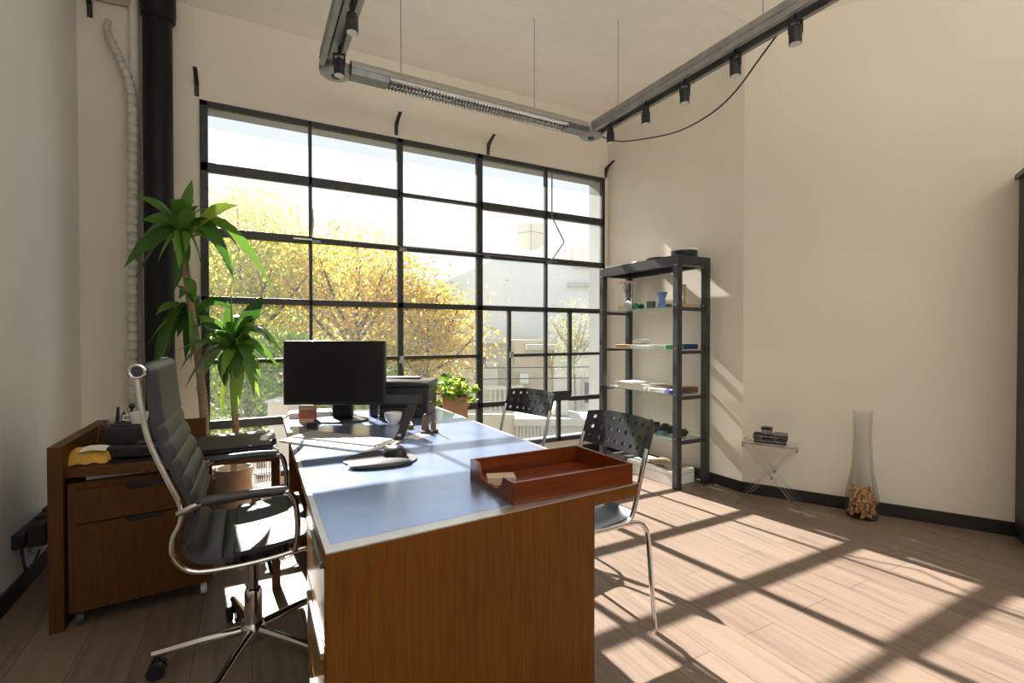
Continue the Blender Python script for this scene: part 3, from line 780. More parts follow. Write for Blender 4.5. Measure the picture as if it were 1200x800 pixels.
def mfn(u, v):
    a_ = 2 * PI * u
    return (.040 * math.cos(a_) * math.sin(PI / 2 * v) , .062 * math.sin(a_) * math.sin(PI / 2 * v), .042 * math.cos(PI / 2 * v) ** .8 * (1 - .18 * math.sin(a_) * math.sin(PI / 2 * v)))
build('shell', MB().grid(mfn, 28, 10), 'plastic', t, world=False)
build('scroll_wheel', MB().cyl((-.004, .034, .031), (.004, .034, .031), .009, n=14), 'greydark', t, world=False)
# letter tray
TR = (.622, 1.045, 1.143, 1.435)
t = thing('letter_tray', 'red-brown wooden letter tray at the near corner of the desk', 'tray', (.83, 1.29, ZD))
x0, x1, y0, y1 = TR
build('bottom', MB().box(x0, x1, y0, y1, ZD, ZD + .008), 'traywood', t)
build('front_side', MB().box(x0, x1, y0, y0 + .010, ZD + .008, ZD + .062), 'traywood', t, bevel=.0015)
build('back_side', MB().box(x0, x1, y1 - .010, y1, ZD + .008, ZD + .062), 'traywood', t, bevel=.0015)
build('right_side', MB().box(x1 - .010, x1, y0 + .010, y1 - .010, ZD + .008, ZD + .062), 'traywood', t, bevel=.0015)
sco = [(y0 + .01, ZD + .008), (y1 - .01, ZD + .008), (y1 - .01, ZD + .062), (y1 - .055, ZD + .062), (y1 - .066, ZD + .04), (y1 - .085, ZD + .024), (y1 - .11, ZD + .018), (y0 + .115, ZD + .018), (y0 + .09, ZD + .024), (y0 + .072, ZD + .04), (y0 + .062, ZD + .062), (y0 + .01, ZD + .062)]
build('scooped_side', MB().prism(sco, x0, x0 + .010, 'x'), 'traywood', t)
one('card_block', 'small block of kraft cards in the wooden tray', 'card block', MB().cbox((.672, 1.315, ZD + .021), (.085, .055, .024), -.35), 'tan', bevel=.001)
# printer
t = thing('printer', 'black printer with lidded top at the far right of the desk', 'printer', (.80, 2.84, ZD), RC)
# local x along the picture plane, y away
build('body', MB().prism([(-.165, .0), (.165, .0), (.172, .165), (-.165, .165)], -.13, .19, 'y'), 'plastic', t, world=False, bevel=.008)
build('output_slot', MB().box(-.135, .135, -.1325, -.125, .072, .125), 'greydark', t, world=False, bevel=.002)
build('paper_tray', MB().box(-.14, .14, -.155, -.1305, .004, .05), 'plastic_matte', t, world=False, bevel=.004)
build('top_lid', MB().prism([(-.17, .166), (.178, .166), (.174, .192), (-.16, .200)], -.14, .19, 'y'), 'plastic', t, world=False, bevel=.008)
build('feed_cover', MB().box(-.14, .08, .06, .17, .2, .206), 'greydark', t, world=False, bevel=.002)
# strap-like tablet stand
t = thing('phone_stand', 'slanted black phone stand with a slot beside the mouse pad', 'phone stand', (.57, 2.08, ZD))
pS = [(-.05, -.03, .006), (.0, .0, .012), (.05, .03, .10), (.075, .045, .15)]
sl = MB()
side = V((.88, -.475, 0))
q = smooth_path(pS, 6)
base = V((.565, 2.08, ZD))
for i in range(len(q) - 1):
    pass
wS = .019
sl.grid(lambda u, v: base + q[min(int(u * (len(q) - 1)), len(q) - 1)] + side * ((v - .5) * 2 * wS), len(q) - 1, 4)
build('slanted_plate', sl, 'plastic', t, solid=.008, angle=60)
build('base_plate', MB().cbox(base + V((-.045, -.045, .005)), (.12, .05, .008), .95), 'tan', t, bevel=.002)
build('slot', MB().cbox(base + V((.003, .001, .026)), (.016, .012, .006), RC, math.radians(50)), 'greykey', t)
# bowl, glass, carved figure, brush, eraser, tin, papers
one('white_bowl', 'small white bowl between the monitor and the printer', 'bowl', MB().lathe((.655, 2.515, ZD), [(0, 0), (.022, 0), (.024, .006), (.036, .018), (.043, .036), (.046, .058), (.043, .058), (.038, .034), (.028, .016), (0, .010)], 28), 'ceramic')
one('water_glass', 'clear drinking glass beside the monitor foot', 'glass', MB().lathe((.575, 2.60, ZD), [(0, 0), (.026, 0), (.030, .09), (.028, .09), (.024, .006), (0, .006)], 24), 'bottle')
t = thing('carved_figure', 'small carved brown wooden figure on a dark base', 'figurine', (.745, 2.225, ZD))
build('base', MB().lathe((.748, 2.215, ZD), [(0, 0), (.044, 0), (.044, .008), (.04, .012), (0, .012)], 24), 'plastic_matte', t)
build('seated_body', MB().lathe((.732, 2.225, ZD + .012), [(0, 0), (.018, 0), (.019, .012), (.013, .03), (.012, .042), (.006, .05), (.010, .056), (.0105, .064), (.006, .073), (0, .076)], 16), 'brown', t)
build('pen_cup', MB().lathe((.766, 2.205, ZD + .012), [(0, 0), (.013, 0), (.013, .034), (.010, .034), (.010, .004), (0, .004)], 16), 'brown', t)
one('brown_pencil', 'thick brown pencil standing in the carved figure', 'pencil', MB().cyl((.767, 2.205, ZD + .0165), (.754, 2.21, ZD + .145), .0058, .0052, n=8), 'brown')
one('letter_opener', 'pale stick lying on the desk beside the carved figure', 'stick', MB().tube([(.715, 2.36, ZD + .004), (.735, 2.52, ZD + .028)], .004, 8), 'greykey')
one('eraser', 'tiny dark brown eraser left of the carved figure', 'eraser', MB().cbox((.690, 2.335, ZD + .010), (.032, .022, .020), .5), 'brown', bevel=.003)
t = thing('paper_box', 'tall kraft box with red print standing left under the monitor', 'box', (.268, 2.78, ZD))
build('carton', MB().cbox((.268, 2.78, ZD + .046), (.075, .05, .092), -.45), 'kraft', t, bevel=.001)
build('red_band', MB().cbox((.268, 2.78, ZD + .045), (.0765, .0515, .046), -.45), 'tinred', t)
one('eraser_block', 'small black box beside the monitor foot', 'box', MB().cbox((.272, 2.605, ZD + .012), (.05, .03, .024), -.4), 'plastic', bevel=.003)
def papers(name, label, c, size, rz, n_, m_='paper', cat='paper'):
    b = MB(); h = 0
    for k in range(n_):
        hh = size[2] / n_
        b.cbox((c[0] + random.uniform(-.006, .006), c[1] + random.uniform(-.006, .006), c[2] + h + hh / 2), (size[0] * random.uniform(.94, 1), size[1] * random.uniform(.94, 1), hh * .92), rz + random.uniform(-.05, .05)); h += hh
    return one(name, label, cat, b, m_)
papers('paper_stack', 'white stack of papers at the far left corner of the desk', (.30, 2.985, ZD), (.22, .13, .03), -.1, 5)
one('loose_paper', 'loose white sheet on the desk by the phone stand', 'paper', MB().cbox((.665, 2.14, ZD + .0012), (.10, .075, .002), .6), 'paper')
one('notebook', 'thin grey notebook lying behind the paper stack at the window side', 'notebook', MB().cbox((.46, 3.02, ZD + .006), (.14, .09, .012), .15), 'greykey', bevel=.001)

# ------------------------------------------------------------------ dracaenas
def strap(mb, base, tip, w_, up, twist=0., n_=9):
    base, tip = V(base), V(tip); d = tip - base
    side = d.cross(V((0, 0, 1)))
    if side.length < .05: side = V((.8, -.5, 0))
    side.normalize()
    side = (Matrix.Rotation(twist, 3, d.normalized()) @ side)
    vs = []; fs = []
    for i in range(n_ + 1):
        t_ = i / n_
        p = base.lerp(tip, t_) + V((0, 0, up * 4 * t_ * (1 - t_) * (1 - .25 * t_))) + side * (.035 * math.sin(2.6 * t_ + twist * 9) * t_ * d.length * 2.)
        ww = w_ * (.16 + .84 * math.sin(PI * min(1, t_ * .72 + .06)) ** 1.3) * (1 - t_ ** 4) + .0008
        nrm = side.cross(d.normalized())
        wob = .12 * math.sin(3 * t_ + twist * 5)
        vs += [p - side * ww + nrm * ww * (.16 + wob), p, p + side * ww + nrm * ww * (.16 - wob)]
    for i in range(n_):
        for k in (0, 1): fs.append((i * 3 + k, i * 3 + k + 1, (i + 1) * 3 + k + 1, (i + 1) * 3 + k))
    mb.add(vs, fs)
S = .0049
RT = V((.8797, -.4755, 0)); FW = V((.4755, .8797, 0))
def crown(mb, head, tips, rnd, extra, w_=.044):
    head = V(head)
    for dx, dy, up in tips:
        tip = head + RT * dx * S + V((0, 0, -dy * S)) + FW * rnd.uniform(-.16, .16)
        strap(mb, head + V((rnd.uniform(-.015, .015), rnd.uniform(-.015, .015), rnd.uniform(-.02, .05))), tip, w_ * rnd.uniform(.85, 1.15), up, rnd.uniform(-1.3, 1.3))
    for k in range(extra):
        an = rnd.uniform(0, 2 * PI); el = rnd.uniform(-.7, 1.1); ln = rnd.uniform(.2, .32)
        dv = V((math.cos(an) * math.cos(el), math.sin(an) * math.cos(el), math.sin(el)))
        tip = head + dv * ln
        tip.y = min(tip.y, 3.94)
        strap(mb, head + V((0, 0, rnd.uniform(-.03, .04))), tip, w_ * rnd.uniform(.7, 1.), .085, rnd.uniform(-.6, .6))
def pot(t, c, r0, r1, h):
    p = build('pot', MB().lathe(c, [(0, 0), (r0, 0), (r1, h - .03), (r1 + .006, h - .03), (r1 + .006, h), (r1 - .008, h), (r1 - .012, h - .035), (0, h - .036)], 32), 'potclay', t)
    build('soil', MB().lathe((c[0], c[1], c[2] + h - .034), [(0, .008), (r1 * .6, .006), (r1 - .013, 0)], 24), 'soil', t)
rnd = random.Random(11)
t = thing('dracaena', 'taller dracaena with a thick cane beside the black pipe', 'potted plant', (-.25, 3.45, 0))
pot(t, (-.25, 3.45, 0), .10, .12, .36)
build('cane', MB().tube(smooth_path([(-.25, 3.45, .33), (-.245, 3.44, .7), (-.275, 3.42, 1.1), (-.318, 3.40, 1.5), (-.338, 3.39, 1.76)], 5), [.024] * 8 + [.021] * 9 + [.016] * 4, 12), 'trunk', t)
fo = MB()
crown(fo, (-.338, 3.38, 1.76), [(9, -70, .01), (-46, -48, .05), (80, -36, .05), (-62, 40, .12), (-50, 40, .1), (-8, 60, .05), (40, 30, .1), (74, 15, .14), (52, 60, .15), (-30, 8, .06), (24, 48, .1), (30, -30, .03), (-14, 30, .07), (66, 55, .2), (-34, -20, .05), (36, 44, .12), (18, 40, .1), (90, 62, .25)], rnd, 11)
crown(fo, (-.295, 3.42, 1.33), [(-42, -38, .04), (-50, 2, .05), (-26, 58, .12), (-40, 90, .2), (-46, 115, .22), (10, 60, .1), (-14, -24, .03), (-30, 70, .16), (-20, 30, .1)], rnd, 5)
build('foliage', fo, 'dleaf', t, weld=False, fixn=False)
t = thing('dracaena', 'shorter bushy dracaena with bright green leaves against the window', 'potted plant', (-.09, 3.33, 0))
pot(t, (-.09, 3.33, 0), .082, .098, .415)
build('cane', MB().tube(smooth_path([(-.09, 3.33, .39), (-.078, 3.34, .62), (-.09, 3.35, .85), (-.092, 3.35, 1.08)], 5), [.019] * 8 + [.017] * 8, 12), 'trunk', t)
fo = MB()
crown(fo, (-.092, 3.35, 1.09), [(-8, -88, .0), (-18, -66, .0), (46, -60, .05), (30, -72, .04), (18, -55, .02), (54, -12, .13), (58, -2, .14), (40, 34, .16), (14, 84, .1), (-20, 76, .08), (20, 58, .12), (28, 56, .15), (-52, 16, .1), (-70, 20, .12), (-60, 48, .16), (-42, -50, .03), (-30, -20, .05), (10, -30, .0), (36, -36, .03), (-10, 40, .06)], rnd, 22, .044)
build('foliage', fo, 'dleaf', t, weld=False, fixn=False)
# wire basket under the side table
t = thing('wire_basket', 'white wire waste basket by the window under the side table', 'basket', (.085, 3.40, 0))
bw = MB()
for k in range(36):
    an = 2 * PI * k / 36; c_, s_ = math.cos(an), math.sin(an)
    bw.cyl((.085 + .072 * c_, 3.40 + .072 * s_, .26), (.085 + .09 * c_, 3.40 + .09 * s_, .44), .0024, n=5)
for z, r_ in ((.26, .072), (.35, .081), (.44, .09)):
    bw.tube([(.085 + r_ * math.cos(2 * PI * k / 32), 3.40 + r_ * math.sin(2 * PI * k / 32), z) for k in range(32)], .0034, 6, closed=True)
build('wire_sides', bw, 'white', t, weld=False)
build('stand', MB().lathe((.085, 3.40, 0), [(0, 0), (.075, 0), (.075, .02), (.03, .03), (.03, .24), (.070, .255), (.070, .262), (0, .262)], 24), 'white', t)
# planter
t = thing('planter', 'tall wooden planter of yellow-green leaves by the window', 'potted plant', (1.35, 3.40, 0))
rzp = -.35
build('planter_box', MB().cbox((1.35, 3.40, .375), (.185, .185, .75), rzp), 'terracotta', t, bevel=.004)
build('soil', MB().cbox((1.35, 3.40, .752), (.17, .17, .006), rzp), 'soil', t)
fo = MB(); rnd = random.Random(5)
for k in range(120):
    an = rnd.uniform(0, 2 * PI); rr = .17 * math.sqrt(rnd.random())
    c = V((1.35 + rr * math.cos(an) - .03, 3.40 + rr * math.sin(an) * .8, .76 + rnd.uniform(0, .17) * (1 - rr / .24)))
    if rnd.random() < .18: c.z -= .09; c += V((math.cos(an), math.sin(an) * .8, 0)) * .03
    dv = V((rnd.uniform(-1, 1), rnd.uniform(-1, 1), rnd.uniform(-.2, .9))).normalized() * rnd.uniform(.05, .085)
    strap(fo, c, c + dv, rnd.uniform(.022, .034), .01, rnd.uniform(-1, 1), 5)
build('foliage', fo, 'pleaf', t, weld=False, fixn=False)
st = MB()
for k in range(14):
    an = rnd.uniform(0, 2 * PI); st.tube([(1.35 + .04 * math.cos(an), 3.4 + .04 * math.sin(an), .752), (1.35 + .11 * math.cos(an), 3.4 + .09 * math.sin(an), .86)], .0025, 5)
build('stems', st, 'green', t)

# ------------------------------------------------------------------ power strip on the left wall
t = thing('power_strip', 'black power strip with adapters on the left wall beside the side table', 'power strip', (XL + .02, 3.0, .30))
build('strip', MB().box(XL, XL + .045, 2.97, 3.34, .235, .30), 'plastic', t, bevel=.006)
for k, (y, z, s_) in enumerate(((3.03, .30, .05), (3.12, .31, .06), (3.21, .32, .055), (3.28, .30, .05))):
    build('plug_adapter', MB().box(XL + .045, XL + .045 + s_ * 1.3, y - .03, y + .04, z - .075, z + .03), 'plastic_matte', t, bevel=.006)
one('cable_box', 'small cream junction box low on the left wall under the power strip', 'junction box', MB().box(XL, XL + .045, 3.20, 3.34, .135, .22), 'acwhite', bevel=.004)
one('power_cable', 'black cable looping down from the power strip', 'cable', MB().tube(smooth_path([(XL + .02, 3.02, .235), (XL + .025, 3.03, .15), (XL + .03, 3.06, .10), (XL + .03, 3.16, .12), (XL + .03, 3.30, .20)], 6), .006, 8), 'wire')

# ------------------------------------------------------------------ shelf unit
SX0, SX1, SY0, SY1, ST = 2.905, 3.272, 2.685, 3.635, 1.825
t = thing('shelf_unit', 'tall charcoal metal shelf unit with glass shelves against the right wall', 'shelf', (3.1, 3.16, 0))
for x in (SX0, SX1 - .05):
    for y in (SY0, SY1 - .05):
        p = build('post', MB().box(x, x + .05, y, y + .05, 0, ST), 'shelfsteel', t, bevel=.002)
        bl = MB()
        for z in (.39, .74, 1.10, 1.44, 1.75):
            bl.cyl((x - .003, y + .025, z), (x, y + .025, z), .006, n=8)
        build('bolt', bl, 'brushed', p)
build('top_frame', MB().box(SX0, SX0 + .05, SY0 + .05, SY1 - .05, ST - .075, ST).box(SX1 - .05, SX1, SY0 + .05, SY1 - .05, ST - .075, ST).box(SX0 + .05, SX1 - .05, SY0, SY0 + .05, ST - .075, ST).box(SX0 + .05, SX1 - .05, SY1 - .05, SY1, ST - .075, ST), 'shelfsteel', t)
build('top_board', MB().box(SX0 + .05, SX1 - .05, SY0 + .05, SY1 - .05, ST - .02, ST), 'shelfsteel', t)
SZ = [1.425, 1.085, .725, .375]
for z in SZ:
    for y in (SY0 + .01, SY1 - .04):
        build('cross_rail', MB().box(SX0 + .05, SX1 - .05, y, y + .03, z - .030, z - .004), 'shelfsteel', t)
    build('glass_shelf', MB().box(SX0 + .012, SX1 - .012, SY0 + .052, SY1 - .052, z - .003, z + .005), 'shelfglass', t, smooth=False)
Z1, Z2, Z3, Z4 = [z + .0055 for z in SZ]
# top of the unit
t = thing('round_tin', 'round black tin with pale lid on top of the shelf unit', 'tin', (3.10, 2.80, ST))
build('tin_body', MB().lathe((3.10, 2.80, ST), [(0, 0), (.098, 0), (.102, .008), (.102, .055), (0, .055)], 40), 'plastic', t)
build('lid', MB().lathe((3.10, 2.80, ST + .055), [(0, 0), (.106, 0), (.106, .014), (.10, .02), (0, .021)], 40), 'paper', t)
one('brown_dish', 'flat brown dish on top of the shelf unit beside the round tin', 'dish', MB().lathe((3.05, 3.02, ST), [(0, 0), (.07, 0), (.11, .018), (.112, .024), (.07, .012), (0, .01)], 32), 'brown')
papers('paper_sheets', 'white papers on top of the shelf unit at its left end', (3.04, 3.48, ST), (.20, .22, .018), .1, 3)
papers('paper_sheets', 'white folded papers in the middle of the shelf unit top', (3.03, 3.24, ST), (.16, .15, .02), -.2, 3)
# first shelf
t = thing('hourglass', 'hourglass with a pale pink wooden top on the upper glass shelf', 'hourglass', (3.06, 3.42, Z1))
build('wooden_base', MB().cbox((3.06, 3.42, Z1 + .008), (.11, .13, .016)), 'pale', t, bevel=.003)
build('wooden_top', MB().cbox((3.06, 3.42, Z1 + .258), (.11, .13, .016)), 'pale', t, bevel=.003)
build('glass_bulb', MB().lathe((3.06, 3.42, Z1 + .016), [(.035, 0), (.042, .03), (.034, .08), (.006, .117), (.034, .155), (.042, .2), (.035, .234)], 24), 'acrylic', t)
build('sand', MB().lathe((3.06, 3.42, Z1 + .017), [(0, 0), (.034, 0), (.038, .03), (.03, .06), (0, .075)], 20), 'paper', t)
for dy in (-.05, .05): build('pillar', MB().cyl((3.06, 3.42 + dy, Z1 + .016), (3.06, 3.42 + dy, Z1 + .25), .004, n=8), 'ceramic', t)
gg = MB()
for x, y, r_ in ((3.04, 3.30, .032), (3.06, 3.245, .028), (3.03, 3.22, .02)): gg.ball((x, y, Z1 + r_ * .95), (r_, r_ * 1.1, r_ * .95), 14, 8)
one('green_glass_piece', 'green glass ornament on the upper glass shelf', 'ornament', gg, 'greenglass', weld=False)
one('stone_cube', 'dark speckled stone cube on the upper glass shelf', 'cube', MB().cbox((3.06, 3.125, Z1 + .033), (.06, .06, .066), .3), 'stone', bevel=.006)
one('blue_vase', 'small blue waisted vase on the upper glass shelf', 'vase', MB().lathe((3.07, 3.01, Z1), [(0, 0), (.042, 0), (.042, .012), (.028, .05), (.026, .085), (.044, .128), (.046, .134), (.04, .134), (.022, .085), (0, .08)], 28), 'blueg')
one('tan_pebbles', 'small brown stone at the right of the blue vase', 'stone', MB().ball((3.04, 2.905, Z1 + .016), (.03, .024, .016), 12, 8), 'brown')
one('white_trinket', 'small pale trinket in front of the hourglass', 'ornament', MB().ball((2.965, 3.42, Z1 + .02), (.02, .03, .02), 12, 8).ball((2.965, 3.36, Z1 + .014), (.014, .02, .014), 10, 6), 'pale')
t = thing('brass_candlestick', 'thin upright brass rod on a pale base on the upper shelf', 'ornament', (3.14, 2.775, Z1))
build('base', MB().cbox((3.14, 2.78, Z1 + .012), (.22, .07, .024), .0), 'tan', t, bevel=.003)
build('rod', MB().lathe((3.09, 2.785, Z1 + .024), [(.012, 0), (.012, .006), (.008, .012), (.008, .145), (.014, .15), (.014, .157), (0, .157)], 16), 'brass', t)
# second shelf
papers('white_papers', 'white papers in the middle of the second glass shelf', (3.05, 3.06, Z2), (.20, .42, .03), 0, 5)
one('white_pouch', 'crumpled white pouch on the second glass shelf', 'pouch', MB().ball((3.02, 3.20, Z2 + .056), (.07, .09, .025), 14, 8), 'paper')
one('orange_card', 'orange card box at the left of the second glass shelf', 'box', MB().cbox((3.04, 3.42, Z2 + .014), (.12, .13, .028), .1), 'orange', bevel=.002)
one('green_box', 'flat green box at the right end of the second glass shelf', 'box', MB().cbox((2.99, 2.795, Z2 + .018), (.11, .09, .036), .1), 'green', bevel=.002)
one('navy_box', 'flat navy box beside the green box on the second shelf', 'box', MB().cbox((3.14, 2.80, Z2 + .02), (.14, .09, .04), -.1), 'blue', bevel=.002)
# third shelf
papers('white_documents', 'thick pile of white documents on the third glass shelf', (3.04, 3.24, Z3), (.24, .40, .055), 0, 8)
papers('white_documents', 'lower pile of white documents nearer the front post, third shelf', (3.02, 2.93, Z3), (.20, .18, .04), .05, 6)
one('red_folder', 'thin reddish folder on the lower white documents of the third shelf', 'folder', MB().cbox((3.03, 2.93, Z3 + .047), (.17, .17, .012), .15), 'brown', bevel=.001)
one('violet_case', 'shiny violet case at the right end of the third shelf', 'case', MB().cbox((2.985, 2.775, Z3 + .022), (.10, .07, .044), .1), 'violet', bevel=.01)
one('tan_wallet', 'tan leather wallet at the back right of the third shelf', 'wallet', MB().cbox((3.13, 2.785, Z3 + .028), (.15, .085, .05), -.1), 'brown', bevel=.008)
# fourth shelf: gadgets
gadgets = [(3.00, 3.30, .16, .10, .05, 'greydark', 'dark grey gadget at the left of the lowest glass shelf'), (3.06, 3.14, .14, .11, .07, 'plastic', 'black boxy gadget in the middle of the lowest glass shelf'),
           (2.985, 3.05, .07, .06, .04, 'brown', 'small brown case at the front of the lowest glass shelf'), (3.08, 2.98, .13, .09, .06, 'greydark', 'grey camera-like gadget on the lowest glass shelf'),
           (2.985, 2.92, .06, .06, .032, 'greyblue', 'small blue-grey box at the front of the lowest glass shelf'), (3.12, 2.86, .12, .07, .045, 'plastic', 'black case near the right end of the lowest glass shelf')]
for i, (x, y, a_, b_, h_, m_, l) in enumerate(gadgets):
    g_ = MB().cbox((x, y, Z4 + h_ / 2), (a_, b_, h_), .3 * (i % 3 - 1))
    if h_ > .045: g_.cyl((x, y, Z4 + h_ - .002), (x, y, Z4 + h_ + .018), min(a_, b_) * .28, n=16)
    one('gadget', l, 'gadget', g_, m_, group='gadgets on the lowest shelf', bevel=.005)
one('black_cable_coil', 'coil of black cable at the right end of the lowest glass shelf', 'cable', MB().tube([(3.03 + .06 * math.cos(.7 * k) + .002 * k, 2.785 + .035 * math.sin(.7 * k), Z4 + .008 + .0016 * k) for k in range(26)], .0075, 8), 'plastic_matte')
# boxes on the floor
t = thing('white_box', 'white box on the floor under the shelf unit, open book on top', 'box', (3.02, 3.0, 0))
build('carton', MB().cbox((3.06, 3.02, .058), (.26, .50, .116), .06), 'paper', t, bevel=.003)
build('lid_line', MB().cbox((3.06, 3.02, .084), (.262, .502, .004), .06), 'greykey', t)
one('open_book', 'open brown book lying on the white floor box', 'book', MB().grid(lambda u, v: (2.965 + u * .19, 2.82 + v * .30, .1185 + .022 * abs(math.sin(PI * v * 2)) ** .6 + .003), 10, 20), 'tan', solid=.004)
one('black_flat_case', 'black flat case leaning on the left of the white floor box', 'case', MB().cbox((3.075, 3.42, .055), (.26, .20, .11), -.05), 'greydark', bevel=.008)
papers('magazine_pile', 'pile of pale magazines on the floor left of the white box', (2.77, 3.42, 0), (.22, .30, .07), .2, 6)
one('dark_cable_heap', 'dark cable heap on the floor behind the front post of the shelf', 'cable', MB().tube([(3.232 + .030 * math.cos(.8 * k), 2.825 + .045 * math.sin(.8 * k), .011 + .0028 * k) for k in range(30)], .010, 8), 'plastic_matte')

# ------------------------------------------------------------------ folding table, model camera, bottle with corks
W2A = math.atan2(W2.y, W2.x)
t = thing('folding_tray_table', 'clear acrylic folding table with crossed legs by the right wall', 'folding table', (3.24, 2.14, 0), W2A)
# local x along the wall (towards the camera), y away from the wall is negative... wall side is +y
HT = .435
top = MB().box(-.175, .175, -.115, .115, HT, HT + .010)
build('table_top', top, 'acrylic', t, world=False, smooth=False)
for yy in (-.095, .095):
    s_ = .012 if yy > 0 else -.012
    for sx in (-1, 1):
        a_ = V((-sx * .165, yy + sx * .008, HT)); b_ = V((sx * .20, yy + sx * .008, .008))
        dvec = (b_ - a_); ln = dvec.length; ry = math.atan2(-dvec.z, dvec.x)
        build('leg', MB().cbox((a_ + b_) / 2, (ln, .012, .022), 0, 0, ry), 'acrylic', t, world=False, smooth=False)
    build('pivot_bolt', MB().cyl((.015, yy - .02, .215), (.015, yy + .02, .215), .007, n=12), 'zinc', t, world=False)
for xx in (-.165, .165): build('end_bolt', MB().cyl((xx, -.125, HT - .012), (xx, -.108, HT - .012), .007, n=12), 'zinc', t, world=False)
t = thing('model_camera', 'black and silver box camera model on the acrylic table', 'camera', (3.228, 2.135, HT + .0102), W2A)
build('lower_body', MB().box(-.10, .10, -.05, .05, 0, .026), 'plastic', t, world=False, bevel=.003)
build('middle_body', MB().box(-.106, .106, -.048, .048, .0262, .060), 'plastic_matte', t, world=False, bevel=.003)
build('silver_band', MB().box(-.098, .098, -.0512, -.046, .012, .020).box(-.104, .104, -.0492, -.046, .044, .050), 'camtrim', t, world=False)
for x in (-.062, .03): build('knob', MB().lathe((x, -.048, .040), [(0, -.006), (.014, -.006), (.017, 0), (.012, .0), (0, .0)], 18, R=Matrix.Rotation(PI / 2, 3, 'X')), 'camtrim', t, world=False)
build('viewfinder', MB().box(-.055, .010, -.03, .03, .0602, .092), 'camtrim', t, world=False, bevel=.002)
build('viewfinder_cap', MB().box(-.057, .012, -.032, .032, .0922, .108), 'plastic', t, world=False, bevel=.002)
build('top_plate', MB().box(.02, .104, -.046, .046, .0602, .072), 'camtrim', t, world=False, bevel=.002)
VC = V((3.562, 1.712, 0))
t = thing('glass_bottle', 'tall clear glass bottle vase holding corks on the floor', 'bottle', VC)
build('bottle_wall', MB().lathe(VC, [(0, .0), (.088, .0), (.094, .01), (.096, .05), (.093, .15), (.080, .22), (.064, .32), (.055, .42), (.052, .55), (.054, .69), (.060, .702), (.057, .702), (.049, .55), (.052, .42), (.061, .32), (.077, .22), (.09, .15), (.091, .05), (.085, .008), (0, .007)], 40), 'bottle', t)
rnd = random.Random(3)
ck = None; placed = []
for k in range(6000):
    if len(placed) >= 74: break
    lay = len(placed) // 13
    an = rnd.uniform(0, 2 * PI); rr = .071 * math.sqrt(rnd.uniform(.15, 1)) * (1 if lay < 4 else .9)
    c = V((VC.x + rr * math.cos(an), VC.y + rr * math.sin(an), .026 + lay * .030 + rnd.uniform(0, .004)))
    if any((c - p).length < .0265 for p in placed): continue
    placed.append(c)
    tilt = rnd.uniform(0, 6.28); lying = rnd.random() < .35
    if ck is None:
        ck = MB().cyl((0, 0, -.019), (0, 0, .019), .0105, n=12)
        ck = one('cork', 'wine cork heaped in the base of the tall glass bottle', 'cork', ck, 'cork', group='corks in the glass bottle', bevel=.001, origin=(0, 0, 0))
        o = ck
    else:
        o = ck.copy(); COL.objects.link(o)
    o.location = c
    o.rotation_euler = (PI / 2, 0, tilt + PI / 2) if lying else (rnd.uniform(-.3, .3), rnd.uniform(-.3, .3), tilt)

# ------------------------------------------------------------------ tall black cabinet at the right edge
cp = V((XR, YB, 0)) + W2 * 1.462 - n2 * .02
ra = W2A
t = thing('tall_cabinet', 'tall black cabinet cut off at the right edge of the picture', 'cabinet', cp, ra)
build('carcass', MB().box(.02, .80, -.38, .0, .04, 2.12), 'blacksteel', t, world=False, bevel=.003)
build('top_cap', MB().box(.0, .82, -.40, .0, 2.1202, 2.15), 'greydark', t, world=False, bevel=.003)
build('plinth', MB().box(.03, .79, -.36, -.01, 0, .0398), 'blacksteel', t, world=False)
for x0 in (.022, .412):
    d = build('cabinet_door', MB().box(x0, x0 + .384, -.40, -.3802, .05, 2.11), 'blacksteel', t, world=False, bevel=.002)
    build('handle', MB().cyl((x0 + (.35 if x0 < .1 else .03), -.415, 1.0), (x0 + (.35 if x0 < .1 else .03), -.415, 1.16), .006, n=8), 'brushed', d, world=False)

